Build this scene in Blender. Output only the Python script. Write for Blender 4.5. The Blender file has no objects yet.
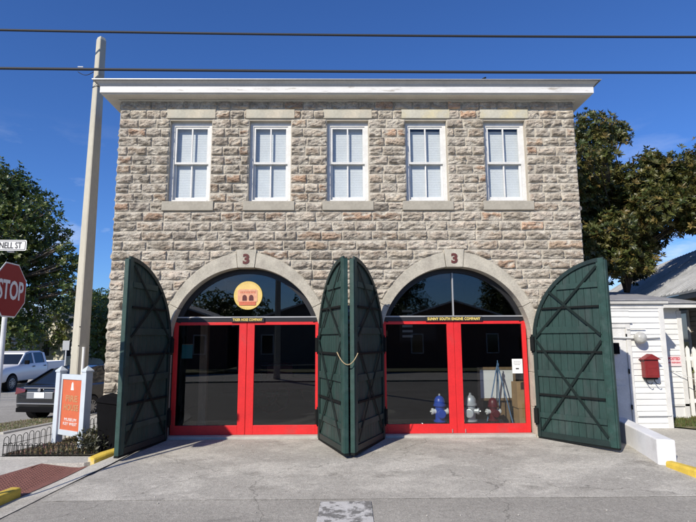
import bpy, bmesh, math, random
import numpy as np
from mathutils import Vector, Matrix, noise
R = math.radians
random.seed(7)
sc = bpy.context.scene
COL = sc.collection

# ------------------------------------------------------------------ objects
class MB:
    def __init__(s): s.v = []; s.f = []; s.m = []
    def add(s, vs, fs, mi=0):
        n = len(s.v); s.v += [tuple(v) for v in vs]
        s.f += [tuple(i + n for i in f) for f in fs]; s.m += [mi] * len(fs); return s
    def box(s, x0, x1, y0, y1, z0, z1, mi=0, M=None):
        if x0 > x1: x0, x1 = x1, x0
        if y0 > y1: y0, y1 = y1, y0
        if z0 > z1: z0, z1 = z1, z0
        vs = [(x0,y0,z0),(x1,y0,z0),(x1,y1,z0),(x0,y1,z0),(x0,y0,z1),(x1,y0,z1),(x1,y1,z1),(x0,y1,z1)]
        if M is not None: vs = [tuple(M @ Vector(v)) for v in vs]
        return s.add(vs, [(0,3,2,1),(4,5,6,7),(0,1,5,4),(1,2,6,5),(2,3,7,6),(3,0,4,7)], mi)
    def prism(s, poly, y0, y1, mi=0, M=None):
        # poly in xz, counter-clockwise seen from -y; extruded y0 (front) .. y1 (back)
        n = len(poly)
        vs = [(x, y0, z) for x, z in poly] + [(x, y1, z) for x, z in poly]
        if M is not None: vs = [tuple(M @ Vector(v)) for v in vs]
        fs = [tuple(range(n)), tuple(range(2*n-1, n-1, -1))]
        for i in range(n):
            j = (i+1) % n; fs.append((i, i+n, j+n, j))
        return s.add(vs, fs, mi)
    def slab(s, poly, z0, z1, mi=0):
        n = len(poly)
        vs = [(x, y, z0) for x, y in poly] + [(x, y, z1) for x, y in poly]
        fs = [tuple(range(n-1, -1, -1)), tuple(range(n, 2*n))]
        for i in range(n):
            j = (i+1) % n; fs.append((i, j, j+n, i+n))
        return s.add(vs, fs, mi)
    def tube(s, pts, r, n=8, mi=0, cap=True):
        pts = [Vector(p) for p in pts]; k = len(pts)
        rs = r if isinstance(r, (list, tuple)) else [r]*k
        vs = []; ref = None
        for i, p in enumerate(pts):
            t = (pts[min(i+1,k-1)] - pts[max(i-1,0)]).normalized()
            a = Vector((0,0,1)) if abs(t.z) < .95 else Vector((1,0,0))
            if ref is None: ref = t.cross(a).normalized()
            ref = (ref - t*ref.dot(t)).normalized()
            b = t.cross(ref)
            for j in range(n):
                th = 2*math.pi*j/n
                vs.append(tuple(p + (ref*math.cos(th) + b*math.sin(th))*rs[i]))
        fs = []
        for i in range(k-1):
            for j in range(n):
                a0 = i*n+j; a1 = i*n+(j+1)%n
                fs.append((a0, a1, a1+n, a0+n))
        if cap: fs += [tuple(range(n-1,-1,-1)), tuple(range((k-1)*n, k*n))]
        return s.add(vs, fs, mi)
    def lathe(s, prof, n=16, mi=0, M=None):
        vs = []
        for r_, z in prof:
            for j in range(n):
                th = 2*math.pi*j/n; vs.append((r_*math.cos(th), r_*math.sin(th), z))
        if M is not None: vs = [tuple(M @ Vector(v)) for v in vs]
        fs = []
        for i in range(len(prof)-1):
            for j in range(n):
                a0 = i*n+j; a1 = i*n+(j+1)%n; fs.append((a0,a1,a1+n,a0+n))
        k = len(prof)
        fs += [tuple(range(n-1,-1,-1)), tuple(range((k-1)*n,k*n))]
        return s.add(vs, fs, mi)
    def loft(s, rings, mi=0, closed=True, caps=True):
        n = len(rings[0]); vs = [p for r_ in rings for p in r_]; fs = []
        for i in range(len(rings)-1):
            for j in range(n if closed else n-1):
                a0 = i*n+j; a1 = i*n+(j+1)%n; fs.append((a0,a1,a1+n,a0+n))
        if caps: fs += [tuple(range(n-1,-1,-1)), tuple(range((len(rings)-1)*n, len(rings)*n))]
        return s.add(vs, fs, mi)
    def build(s, name, mat, parent=None, bevel=0, smooth=False, subsurf=0, seg=2):
        me = bpy.data.meshes.new(name); me.from_pydata(s.v, [], s.f)
        for m_ in (mat if isinstance(mat, (list, tuple)) else [mat]): me.materials.append(m_)
        if max(s.m, default=0) > 0: me.polygons.foreach_set('material_index', s.m)
        bm = bmesh.new(); bm.from_mesh(me); bmesh.ops.recalc_face_normals(bm, faces=bm.faces); bm.to_mesh(me); bm.free()
        if smooth: me.polygons.foreach_set('use_smooth', [True]*len(me.polygons))
        o = bpy.data.objects.new(name, me); COL.objects.link(o)
        if parent is not None: o.parent = parent
        if bevel:
            b = o.modifiers.new('bevel', 'BEVEL'); b.width = bevel; b.segments = seg; b.limit_method = 'ANGLE'; b.angle_limit = R(35)
        if subsurf:
            b = o.modifiers.new('sub', 'SUBSURF'); b.levels = subsurf; b.render_levels = subsurf
        return o

def tag(o, label=None, cat=None, group=None, kind=None):
    if label: o['label'] = label
    if cat: o['category'] = cat
    if group: o['group'] = group
    if kind: o['kind'] = kind
    return o
def empty(name, loc=(0,0,0), rz=0, parent=None):
    o = bpy.data.objects.new(name, None); COL.objects.link(o); o.location = loc; o.rotation_euler = (0,0,rz)
    o.empty_display_size = .1
    if parent is not None: o.parent = parent
    return o
def copy_tree(o, parent=None):
    c = o.copy(); COL.objects.link(c); c.parent = parent
    for ch in list(o.children): copy_tree(ch, c)
    return c
FLAT = Matrix.Rotation(R(90), 4, 'X')       # text lying in xz facing -y
def text(body, height, width, mat, parent, M, name='lettering', depth=.003, bold=0, spacing=1.0):
    cu = bpy.data.curves.new('t', 'FONT'); cu.body = body; cu.size = 1; cu.align_x = 'CENTER'; cu.align_y = 'CENTER'
    cu.extrude = .01; cu.offset = bold; cu.space_character = spacing; cu.resolution_u = 3; cu.space_line = .85
    to = bpy.data.objects.new('t', cu); COL.objects.link(to)
    dg = bpy.context.evaluated_depsgraph_get(); me = bpy.data.meshes.new_from_object(to.evaluated_get(dg))
    bpy.data.objects.remove(to); bpy.data.curves.remove(cu)
    n = len(me.vertices); a = np.empty(n*3); me.vertices.foreach_get('co', a); a = a.reshape(-1,3)
    lo, hi = a.min(0), a.max(0); c = (lo+hi)/2; sz = hi-lo
    a = (a-c)/sz*np.array([width, height, depth*2])
    me.vertices.foreach_set('co', a.ravel()); me.transform(M @ FLAT); me.materials.clear(); me.materials.append(mat); me.name = name
    o = bpy.data.objects.new(name, me); COL.objects.link(o)
    if parent is not None: o.parent = parent
    return o
T = Matrix.Translation
def RZ(a): return Matrix.Rotation(a, 4, 'Z')

# ------------------------------------------------------------------ materials
def nodes(name):
    m = bpy.data.materials.new(name); m.use_nodes = True; nt = m.node_tree
    return m, nt, nt.nodes['Principled BSDF'], nt.nodes, nt.links
def mat(name, col, rough=.6, var=0., scale=3., detail=6, bump=0., bscale=40., metal=0., col2=None, thr=(.45,.6), spec=.5, stretch=(1,1,1), coat=0., fine=None, obj=True):
    """base colour mottled by noise (var), optional second colour in patches"""
    m, nt, b, N, L = nodes(name)
    b.inputs['Roughness'].default_value = rough; b.inputs['Metallic'].default_value = metal
    b.inputs['Specular IOR Level'].default_value = spec; b.inputs['Coat Weight'].default_value = coat
    tc = N.new('ShaderNodeTexCoord'); mp = N.new('ShaderNodeMapping'); mp.inputs['Scale'].default_value = stretch
    L.new(tc.outputs['Object'], mp.inputs[0])
    last = None
    rgb = N.new('ShaderNodeRGB'); rgb.outputs[0].default_value = (*col, 1); last = rgb.outputs[0]
    if col2:
        n2 = N.new('ShaderNodeTexNoise'); n2.inputs['Scale'].default_value = scale*.6; n2.inputs['Detail'].default_value = 8; n2.inputs['Roughness'].default_value = .65
        L.new(mp.outputs[0], n2.inputs['Vector'])
        mr = N.new('ShaderNodeMapRange'); mr.inputs[1].default_value = thr[0]; mr.inputs[2].default_value = thr[1]
        L.new(n2.outputs[0], mr.inputs[0])
        mx = N.new('ShaderNodeMix'); mx.data_type = 'RGBA'; L.new(mr.outputs[0], mx.inputs[0]); L.new(last, mx.inputs[6]); mx.inputs[7].default_value = (*col2, 1); last = mx.outputs[2]
    if var:
        for (sc_, amt) in ((scale, var), (scale*(fine or 9), var*.7)):
            n1 = N.new('ShaderNodeTexNoise'); n1.inputs['Scale'].default_value = sc_; n1.inputs['Detail'].default_value = detail
            L.new(mp.outputs[0], n1.inputs['Vector'])
            mr = N.new('ShaderNodeMapRange'); mr.inputs[1].default_value = .3; mr.inputs[2].default_value = .7; mr.inputs[3].default_value = 1-amt; mr.inputs[4].default_value = 1+amt
            L.new(n1.outputs[0], mr.inputs[0])
            mx = N.new('ShaderNodeMix'); mx.data_type = 'RGBA'; mx.blend_type = 'MULTIPLY'; mx.inputs[0].default_value = 1
            L.new(last, mx.inputs[6]); L.new(mr.outputs[0], mx.inputs[7]); last = mx.outputs[2]
    L.new(last, b.inputs['Base Color'])
    if bump:
        n3 = N.new('ShaderNodeTexNoise'); n3.inputs['Scale'].default_value = bscale; n3.inputs['Detail'].default_value = 6
        L.new(mp.outputs[0], n3.inputs['Vector']); bp = N.new('ShaderNodeBump'); bp.inputs['Strength'].default_value = bump; bp.inputs['Distance'].default_value = .01
        L.new(n3.outputs[0], bp.inputs['Height']); L.new(bp.outputs[0], b.inputs['Normal'])
    return m
def attr_mat(name, rough=.8, var=.2, scale=6, bump=.6, bscale=60, translucent=0., stain=None, stain2=None):
    m, nt, b, N, L = nodes(name)
    b.inputs['Roughness'].default_value = rough
    at = N.new('ShaderNodeAttribute'); at.attribute_name = 'tone'; last = at.outputs['Color']
    tc = N.new('ShaderNodeTexCoord')
    for stain in [q_ for q_ in (stain2, stain) if q_]:
        n2 = N.new('ShaderNodeTexNoise'); n2.inputs['Scale'].default_value = stain[1]; n2.noise_dimensions = '4D'; n2.inputs['W'].default_value = stain[1]*3; n2.inputs['Detail'].default_value = 9; n2.inputs['Roughness'].default_value = .7
        L.new(tc.outputs['Object'], n2.inputs['Vector']); mr = N.new('ShaderNodeMapRange'); mr.inputs[1].default_value = stain[2]; mr.inputs[2].default_value = stain[3]; L.new(n2.outputs[0], mr.inputs[0])
        mx = N.new('ShaderNodeMix'); mx.data_type = 'RGBA'; L.new(mr.outputs[0], mx.inputs[0]); L.new(last, mx.inputs[6]); mx.inputs[7].default_value = (*stain[0], 1); last = mx.outputs[2]
    if name.startswith('quarry'):
        # pale mortar smeared over the drafted margins, darker weathered rock face
        da = N.new('ShaderNodeAttribute'); da.attribute_name = 'out'
        n5 = N.new('ShaderNodeTexNoise'); n5.inputs['Scale'].default_value = 16; n5.inputs['Detail'].default_value = 7; n5.inputs['Roughness'].default_value = .7; L.new(tc.outputs['Object'], n5.inputs['Vector'])
        m5 = N.new('ShaderNodeMath'); m5.operation = 'MULTIPLY_ADD'; L.new(n5.outputs[0], m5.inputs[0]); m5.inputs[1].default_value = .06; L.new(da.outputs['Fac'], m5.inputs[2])
        mr5 = N.new('ShaderNodeMapRange'); mr5.inputs[1].default_value = .038; mr5.inputs[2].default_value = .066; L.new(m5.outputs[0], mr5.inputs[0])
        mx5 = N.new('ShaderNodeMix'); mx5.data_type = 'RGBA'; L.new(mr5.outputs[0], mx5.inputs[0]); mx5.inputs[6].default_value = (.46,.42,.35,1); L.new(last, mx5.inputs[7]); last = mx5.outputs[2]
        n6 = N.new('ShaderNodeTexNoise'); n6.inputs['Scale'].default_value = 11; n6.inputs['Detail'].default_value = 9; n6.inputs['Roughness'].default_value = .75; L.new(tc.outputs['Object'], n6.inputs['Vector'])  # noise darkening that paints crevice shade into the stone colour
        mr6 = N.new('ShaderNodeMapRange'); mr6.inputs[1].default_value = .52; mr6.inputs[2].default_value = .68; mr6.inputs[3].default_value = 1; mr6.inputs[4].default_value = .48; L.new(n6.outputs[0], mr6.inputs[0])
        mx6 = N.new('ShaderNodeMix'); mx6.data_type = 'RGBA'; mx6.blend_type = 'MULTIPLY'; mx6.inputs[0].default_value = 1; L.new(last, mx6.inputs[6]); L.new(mr6.outputs[0], mx6.inputs[7]); last = mx6.outputs[2]
    if var:
        for s_, a_ in ((scale, var), (scale*7, var)):
            n1 = N.new('ShaderNodeTexNoise'); n1.inputs['Scale'].default_value = s_; n1.inputs['Detail'].default_value = 6
            L.new(tc.outputs['Object'], n1.inputs['Vector']); mr = N.new('ShaderNodeMapRange'); mr.inputs[1].default_value = .3; mr.inputs[2].default_value = .7; mr.inputs[3].default_value = 1-a_; mr.inputs[4].default_value = 1+a_
            L.new(n1.outputs[0], mr.inputs[0]); mx = N.new('ShaderNodeMix'); mx.data_type = 'RGBA'; mx.blend_type = 'MULTIPLY'; mx.inputs[0].default_value = 1
            L.new(last, mx.inputs[6]); L.new(mr.outputs[0], mx.inputs[7]); last = mx.outputs[2]
    L.new(last, b.inputs['Base Color'])
    if bump:
        n3 = N.new('ShaderNodeTexNoise'); n3.inputs['Scale'].default_value = bscale; n3.inputs['Detail'].default_value = 6
        L.new(tc.outputs['Object'], n3.inputs['Vector']); bp = N.new('ShaderNodeBump'); bp.inputs['Strength'].default_value = bump; bp.inputs['Distance'].default_value = .01
        L.new(n3.outputs[0], bp.inputs['Height']); L.new(bp.outputs[0], b.inputs['Normal'])
    if translucent:
        tr = N.new('ShaderNodeBsdfTranslucent'); L.new(last, tr.inputs[0]); ms = N.new('ShaderNodeMixShader'); ms.inputs[0].default_value = translucent
        L.new(b.outputs[0], ms.inputs[1]); L.new(tr.outputs[0], ms.inputs[2]); L.new(ms.outputs[0], N['Material Output'].inputs[0])
    return m
def glass_mat(name, tint, refl=1.0, rough=.0):
    m, nt, b, N, L = nodes(name); N.remove(b)
    tr = N.new('ShaderNodeBsdfTransparent'); tr.inputs[0].default_value = (*tint, 1)
    gl = N.new('ShaderNodeBsdfGlossy'); gl.inputs['Roughness'].default_value = rough
    fr = N.new('ShaderNodeFresnel'); ge = N.new('ShaderNodeNewGeometry'); io = N.new('ShaderNodeMapRange'); io.inputs[3].default_value = 1.5; io.inputs[4].default_value = 1/1.5; L.new(ge.outputs['Backfacing'], io.inputs[0]); L.new(io.outputs[0], fr.inputs[0])
    mu = N.new('ShaderNodeMath'); mu.operation = 'MULTIPLY'; mu.inputs[1].default_value = refl; L.new(fr.outputs[0], mu.inputs[0])
    ms = N.new('ShaderNodeMixShader'); L.new(mu.outputs[0], ms.inputs[0]); L.new(tr.outputs[0], ms.inputs[1]); L.new(gl.outputs[0], ms.inputs[2])
    L.new(ms.outputs[0], N['Material Output'].inputs[0]); return m

M = {}
M['stone'] = attr_mat('quarry_faced_stone', .92, .22, 6, .9, 55, stain=((.17,.145,.115), 1.9, .50, .76), stain2=((.38,.24,.155), 3.6, .56, .78))
M['mortar'] = mat('pale_mortar', (.47,.42,.34), .95, .12, 4, bump=.4, bscale=80)
M['dressed'] = mat('dressed_limestone', (.45,.415,.34), .9, .16, 3.5, bump=.8, bscale=60, col2=(.36,.325,.27), thr=(.48,.66))
M['lintel'] = mat('lintel_stone', (.42,.40,.33), .9, .12, 3, bump=.4, bscale=60, col2=(.48,.43,.34), thr=(.42,.62))
M['lintel2'] = mat('yellowed_lintel_stone', (.47,.45,.37), .9, .12, 3, bump=.4, bscale=60, col2=(.50,.45,.30), thr=(.45,.62))
M['sill'] = mat('sill_stone', (.36,.33,.27), .9, .12, 3, bump=.4, bscale=60)
M['plaster'] = mat('grey_side_render', (.36,.34,.30), .9, .12, 2, bump=.3)
M['white'] = mat('white_wood_paint', (.64,.635,.61), .65, .10, 4, bump=.1, bscale=30)
M['peeling'] = mat('peeling_white_paint', (.66,.65,.63), .6, .10, 5, col2=(.38,.35,.31), thr=(.57,.66), stretch=(.5,1,3))
M['soffit'] = mat('aged_soffit_paint', (.62,.59,.52), .7, .08, 3, bump=.1)
M['crown'] = mat('cornice_grey', (.50,.49,.46), .6, .08, 3)
M['roofmetal'] = mat('roof_metal', (.33,.34,.35), .45, .1, 2, metal=.5)
M['green'] = mat('dark_green_door_paint', (.014,.042,.036), .65, .22, 5, bump=.25, bscale=30, stretch=(1,1,.25), col2=(.028,.050,.046), thr=(.5,.62))
M['greenframe'] = mat('dark_green_frame_paint', (.009,.022,.020), .5, .2, 5, bump=.2, bscale=40)
M['greenedge'] = mat('green_edge_paint', (.014,.048,.040), .6, .2, 8, bump=.2, col2=(.030,.062,.055), thr=(.5,.65))
M['iron'] = mat('black_iron', (.009,.011,.011), .7, .2, 10, spec=.15)
M['bracegreen'] = mat('blackish_green_brace_paint', (.008,.016,.015), .7, .2, 10, spec=.2)
M['red'] = mat('bright_red_paint', (.64,.018,.020), .45, .10, 3, bump=.15, bscale=25, col2=(.54,.035,.035), thr=(.55,.68))
M['blackpaint'] = mat('black_paint', (.012,.012,.014), .45, .1, 5)
M['greyline'] = mat('grey_aluminium', (.42,.42,.42), .4, .05, 5, metal=.3)
M['glass'] = glass_mat('tinted_shop_glass', (.86,.88,.88), 1.35)
M['winglass'] = glass_mat('window_glass', (.95,.965,.97), .9)
M['blind'] = mat('white_blind', (.74,.75,.745), .7, .05, 3)
M['gold'] = mat('gold_lettering', (.75,.58,.16), .5, .1, 30)
M['brownred'] = mat('brown_red_numeral', (.10,.022,.020), .7, .2, 20)
M['yellowdisc'] = mat('yellow_disc', (.70,.50,.17), .6, .1, 8)
M['brickred'] = mat('brick_red_print', (.55,.14,.07), .6, .15, 25)
M['brickpale'] = mat('pale_brick_print', (.66,.33,.20), .6, .15, 25)
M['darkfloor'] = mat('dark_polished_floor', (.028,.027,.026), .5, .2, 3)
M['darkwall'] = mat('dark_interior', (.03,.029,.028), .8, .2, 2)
M['slab'] = mat('concrete_slab_edge', (.42,.40,.36), .9, .12, 5, bump=.4)
M['clap'] = mat('white_clapboard_paint', (.70,.70,.68), .6, .06, 4, bump=.1)
M['polemat'] = mat('concrete_pole', (.46,.43,.35), .9, .08, 3, bump=.3, bscale=50, stretch=(1,1,.3))
M['shingle'] = mat('grey_roll_roofing', (.26,.26,.27), .85, .15, 5, bump=.3)
M['seam'] = mat('galvanised_roof', (.40,.40,.39), .5, .12, 1.5, metal=.4, col2=(.30,.30,.29), thr=(.45,.65))
M['tanboards'] = mat('tan_siding', (.42,.36,.28), .85, .15, 6, bump=.4, stretch=(.4,.4,3))
M['fencewhite'] = mat('white_fence_paint', (.76,.76,.74), .6, .05, 8)
M['yellow'] = mat('yellow_kerb_paint', (.62,.44,.06), .75, .12, 6, bump=.4, col2=(.50,.42,.26), thr=(.56,.68))
M['kerb'] = mat('concrete_kerb', (.42,.40,.36), .9, .12, 6, bump=.4)
M['rwall'] = mat('whitewashed_wall', (.74,.74,.74), .8, .06, 4, bump=.35, bscale=60, col2=(.62,.62,.61), thr=(.55,.7))
M['pad'] = mat('brick_red_pad', (.20,.085,.065), .85, .15, 12)
M['mulch'] = mat('dry_mulch', (.27,.22,.16), .95, .35, 10, bump=1., bscale=40, col2=(.09,.08,.04), thr=(.45,.6))
M['verge'] = mat('dry_verge', (.24,.21,.14), .95, .3, 5, bump=1., bscale=30, col2=(.12,.13,.05), thr=(.45,.6))
M['grass'] = mat('short_grass', (.10,.12,.04), .95, .35, 5, bump=1., bscale=40, col2=(.22,.18,.10), thr=(.48,.62))
M['leaf'] = attr_mat('leaf', .45, 0, 1, 0, translucent=.22)
M['bark'] = mat('bark', (.11,.09,.07), .95, .3, 6, bump=.8, bscale=20)
M['chrome'] = mat('chrome', (.7,.7,.72), .18, metal=.9)
M['rubber'] = mat('rubber', (.018,.018,.018), .8)
M['rim'] = mat('alloy_rim', (.35,.35,.36), .35, metal=.7)
M['carglass'] = mat('car_glass', (.012,.015,.018), .06, spec=.8)
M['cargrey'] = mat('dark_grey_car_paint', (.022,.023,.026), .3, metal=.4, coat=.8)
M['carblue'] = mat('blue_car_paint', (.03,.08,.17), .3, metal=.3, coat=.8)
M['carwhite'] = mat('white_car_paint', (.74,.75,.77), .3, coat=.6)
M['tail'] = mat('tail_light_red', (.12,.004,.006), .2, coat=.8)
M['plate'] = mat('licence_plate', (.70,.73,.76), .5, .08, 30)
M['signred'] = mat('stop_red', (.27,.008,.014), .6)
M['signwhite'] = mat('sign_white', (.78,.78,.76), .5)
M['signblack'] = mat('sign_black', (.02,.02,.02), .6)
M['galv'] = mat('painted_post', (.62,.63,.62), .5, .06, 6)
M['postpaint'] = mat('pale_blue_white_paint', (.50,.55,.59), .55, .05, 6, bump=.1)
M['orange'] = mat('orange_sign_panel', (.55,.125,.05), .5, .06, 6)
M['goldprint'] = mat('faded_gold_print', (.46,.22,.10), .5)
M['boxred'] = mat('dark_red_mailbox', (.21,.018,.018), .45, .12, 8)
M['frosted'] = mat('lamp_glass', (.42,.42,.40), .25, .2, 14)
M['blackplastic'] = mat('black_plastic', (.005,.005,.006), .9, spec=.12, var=.2) if True else mat('x', (.013,.013,.014), .5, .2, 6)
M['cable'] = mat('cable_black', (.02,.02,.022), .7)
M['rope'] = mat('rope_tan', (.36,.28,.16), .9, .2, 60)
M['hblue'] = mat('hydrant_blue', (.02,.07,.42), .35, .08, 12)
M['hsilver'] = mat('hydrant_silver', (.52,.54,.56), .4, .08, 12, metal=.3)
M['hred'] = mat('hydrant_dark_red', (.11,.006,.012), .4, .08, 12)
M['hwhite'] = mat('hydrant_cap_white', (.75,.75,.74), .4)
M['easel'] = mat('easel_blue', (.10,.19,.33), .5, .1, 8)
M['picture'] = mat('white_board', (.80,.80,.80), .5)
M['woodframe'] = mat('brown_wood', (.20,.13,.07), .6, .25, 8, stretch=(1,1,.3))
M['cardboard'] = mat('cardboard', (.42,.26,.12), .8, .1, 8)
M['teal'] = mat('teal_board', (.02,.16,.16), .6)
M['signpink'] = mat('pink_white_sign', (.78,.62,.62), .6, .04, 20)
M['signredtext'] = mat('red_print', (.55,.03,.06), .6)
M['houseyellow'] = mat('cream_siding', (.58,.55,.45), .8, .08, 3)
M['housewhite'] = mat('white_siding', (.72,.72,.70), .7, .05, 3)
M['paintmark'] = mat('worn_white_road_paint', (.50,.49,.47), .85, .08, 9, bump=.5, col2=(.17,.165,.155), thr=(.49,.56))

def ground_mat(name, cols, cracks=0.):
    m, nt, b, N, L = nodes(name); b.inputs['Roughness'].default_value = .93; b.inputs['Specular IOR Level'].default_value = .25
    tc = N.new('ShaderNodeTexCoord'); last = None
    rgb = N.new('ShaderNodeRGB'); rgb.outputs[0].default_value = (*cols[0], 1); last = rgb.outputs[0]
    for (c, scl, lo, hi, st, w) in cols[1:]:
        mp = N.new('ShaderNodeMapping'); mp.inputs['Scale'].default_value = st; mp.inputs['Location'].default_value = (w, w*2, 0); L.new(tc.outputs['Object'], mp.inputs[0])
        n2 = N.new('ShaderNodeTexNoise'); n2.inputs['Scale'].default_value = scl; n2.inputs['Detail'].default_value = 10; n2.inputs['Roughness'].default_value = .68
        L.new(mp.outputs[0], n2.inputs['Vector']); mr = N.new('ShaderNodeMapRange'); mr.inputs[1].default_value = lo; mr.inputs[2].default_value = hi; L.new(n2.outputs[0], mr.inputs[0])
        mx = N.new('ShaderNodeMix'); mx.data_type = 'RGBA'; L.new(mr.outputs[0], mx.inputs[0]); L.new(last, mx.inputs[6]); mx.inputs[7].default_value = (*c, 1); last = mx.outputs[2]
    for s_, a_ in ((14, .10), (45, .20), (150, .30)):
        n1 = N.new('ShaderNodeTexNoise'); n1.inputs['Scale'].default_value = s_; n1.inputs['Detail'].default_value = 3
        L.new(tc.outputs['Object'], n1.inputs['Vector']); mr = N.new('ShaderNodeMapRange'); mr.inputs[1].default_value = .3; mr.inputs[2].default_value = .7; mr.inputs[3].default_value = 1-a_; mr.inputs[4].default_value = 1+a_
        L.new(n1.outputs[0], mr.inputs[0]); mx = N.new('ShaderNodeMix'); mx.data_type = 'RGBA'; mx.blend_type = 'MULTIPLY'; mx.inputs[0].default_value = 1
        L.new(last, mx.inputs[6]); L.new(mr.outputs[0], mx.inputs[7]); last = mx.outputs[2]
    if cracks:
        nn = N.new('ShaderNodeTexNoise'); nn.inputs['Scale'].default_value = 1.6; nn.inputs['Detail'].default_value = 8; L.new(tc.outputs['Object'], nn.inputs['Vector'])
        ad = N.new('ShaderNodeVectorMath'); ad.operation = 'MULTIPLY_ADD'; L.new(nn.outputs['Color'], ad.inputs[0]); ad.inputs[1].default_value = (.9,.9,.9); L.new(tc.outputs['Object'], ad.inputs[2])
        vo = N.new('ShaderNodeTexVoronoi'); vo.feature = 'DISTANCE_TO_EDGE'; vo.inputs['Scale'].default_value = .27; L.new(ad.outputs[0], vo.inputs['Vector'])
        mr = N.new('ShaderNodeMapRange'); mr.inputs[1].default_value = .0008; mr.inputs[2].default_value = .0035; mr.inputs[3].default_value = 1-cracks; mr.inputs[4].default_value = 1; L.new(vo.outputs['Distance'], mr.inputs[0])
        mx = N.new('ShaderNodeMix'); mx.data_type = 'RGBA'; mx.blend_type = 'MULTIPLY'; mx.inputs[0].default_value = 1
        L.new(last, mx.inputs[6]); L.new(mr.outputs[0], mx.inputs[7]); last = mx.outputs[2]
    L.new(last, b.inputs['Base Color'])
    n3 = N.new('ShaderNodeTexNoise'); n3.inputs['Scale'].default_value = 70; n3.inputs['Detail'].default_value = 5; L.new(tc.outputs['Object'], n3.inputs['Vector'])
    bp = N.new('ShaderNodeBump'); bp.inputs['Strength'].default_value = .7; bp.inputs['Distance'].default_value = .008; L.new(n3.outputs[0], bp.inputs['Height']); L.new(bp.outputs[0], b.inputs['Normal'])
    return m
M['asphalt'] = ground_mat('street_asphalt', [(.30,.283,.25), ((.36,.34,.30), .5, .45, .62, (.5,1.4,1), 3), ((.16,.15,.135), 1.3, .62, .76, (.6,1.2,1), 9)], .35)
M['apronm'] = ground_mat('worn_apron', [(.37,.35,.31), ((.49,.465,.41), .8, .47, .60, (.8,1.3,1), 1), ((.24,.224,.196), 1.3, .55, .72, (.8,1.2,1), 5), ((.54,.51,.45), 3.2, .58, .70, (.8,1.5,1), 13), ((.15,.14,.125), 5.5, .64, .74, (.7,1.6,1), 23)], .35)
M['walkm'] = ground_mat('sidewalk_concrete', [(.45,.43,.385), ((.52,.495,.44), .8, .45, .62, (1,1,1), 2), ((.26,.25,.22), 1.6, .60, .75, (1,1,1), 7)], .0)
M['gutterm'] = ground_mat('gutter_concrete', [(.46,.44,.39), ((.36,.34,.30), 1.5, .48, .64, (1,1,1), 2)], .0)

# ------------------------------------------------------------------ camera
PITCH, YAW, ROLL = R(8.4), R(-.76), R(.3)
CP = Vector((0,-10.5,1.98))
fwd = Vector((math.sin(-YAW)*math.cos(PITCH), math.cos(YAW)*math.cos(PITCH), math.sin(PITCH)))
rt = Vector((math.cos(YAW), math.sin(YAW), 0)); up = rt.cross(fwd)
r2 = rt*math.cos(ROLL) - up*math.sin(ROLL); u2 = rt*math.sin(ROLL) + up*math.cos(ROLL)
cam = bpy.data.cameras.new('camera'); cam.sensor_width = 36; cam.lens = 525/696*36; cam.clip_start = .05; cam.clip_end = 2000
co = bpy.data.objects.new('camera', cam); COL.objects.link(co)
mw = Matrix.Identity(4)
for i in range(3): mw[i][0] = r2[i]; mw[i][1] = u2[i]; mw[i][2] = -fwd[i]; mw[i][3] = CP[i]
co.matrix_world = mw; sc.camera = co
def at(x, y, Y):
    d = (x-348)/525*r2 - (y-261)/525*u2 + fwd
    return CP + d*((Y-CP.y)/d.y)

# ------------------------------------------------------------------ light and sky
AZ, EL = R(34), R(34)
to_sun = Vector((-math.sin(AZ)*math.cos(EL), -math.cos(AZ)*math.cos(EL), math.sin(EL)))
sl = bpy.data.lights.new('sun', 'SUN'); sl.energy = 4.4; sl.angle = R(.53); sl.color = (1,.93,.81)
so = bpy.data.objects.new('sun', sl); COL.objects.link(so); so.rotation_euler = to_sun.to_track_quat('Z','Y').to_euler(); so.location = (0,0,30)
w = bpy.data.worlds.new('World'); sc.world = w; w.use_nodes = True
N, L = w.node_tree.nodes, w.node_tree.links
bg = N['Background']; sky = N.new('ShaderNodeTexSky'); sky.sky_type = 'NISHITA'; sky.sun_disc = False
sky.sun_elevation = EL; sky.sun_rotation = math.atan2(to_sun.x, to_sun.y); sky.air_density = 1.0; sky.dust_density = .2; sky.ozone_density = 3.0; sky.altitude = 0
bg.inputs[1].default_value = .092
tc = N.new('ShaderNodeTexCoord'); sx = N.new('ShaderNodeSeparateXYZ'); L.new(tc.outputs['Generated'], sx.inputs[0])
mp = N.new('ShaderNodeMapping'); mp.inputs['Scale'].default_value = (1.1,1.1,3.6); mp.inputs['Location'].default_value = (3.3,0,.4); L.new(tc.outputs['Generated'], mp.inputs[0])
nz = N.new('ShaderNodeTexNoise'); nz.inputs['Scale'].default_value = 3.2; nz.inputs['Detail'].default_value = 9; nz.inputs['Roughness'].default_value = .6; L.new(mp.outputs[0], nz.inputs['Vector'])
mr = N.new('ShaderNodeMapRange'); mr.inputs[1].default_value = .50; mr.inputs[2].default_value = .74; mr.inputs[4].default_value = .8; L.new(nz.outputs[0], mr.inputs[0])
lo = N.new('ShaderNodeMapRange'); lo.inputs[1].default_value = .17; lo.inputs[2].default_value = .36; lo.inputs[3].default_value = 1; lo.inputs[4].default_value = 0; L.new(sx.outputs[2], lo.inputs[0])
mu = N.new('ShaderNodeMath'); mu.operation = 'MULTIPLY'; L.new(mr.outputs[0], mu.inputs[0]); L.new(lo.outputs[0], mu.inputs[1])
mx = N.new('ShaderNodeMix'); mx.data_type = 'RGBA'; L.new(mu.outputs[0], mx.inputs[0])
hs = N.new('ShaderNodeHueSaturation'); hs.inputs['Saturation'].default_value = 1.05; hs.inputs['Value'].default_value = 1.0; L.new(sky.outputs[0], hs.inputs['Color'])
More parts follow.
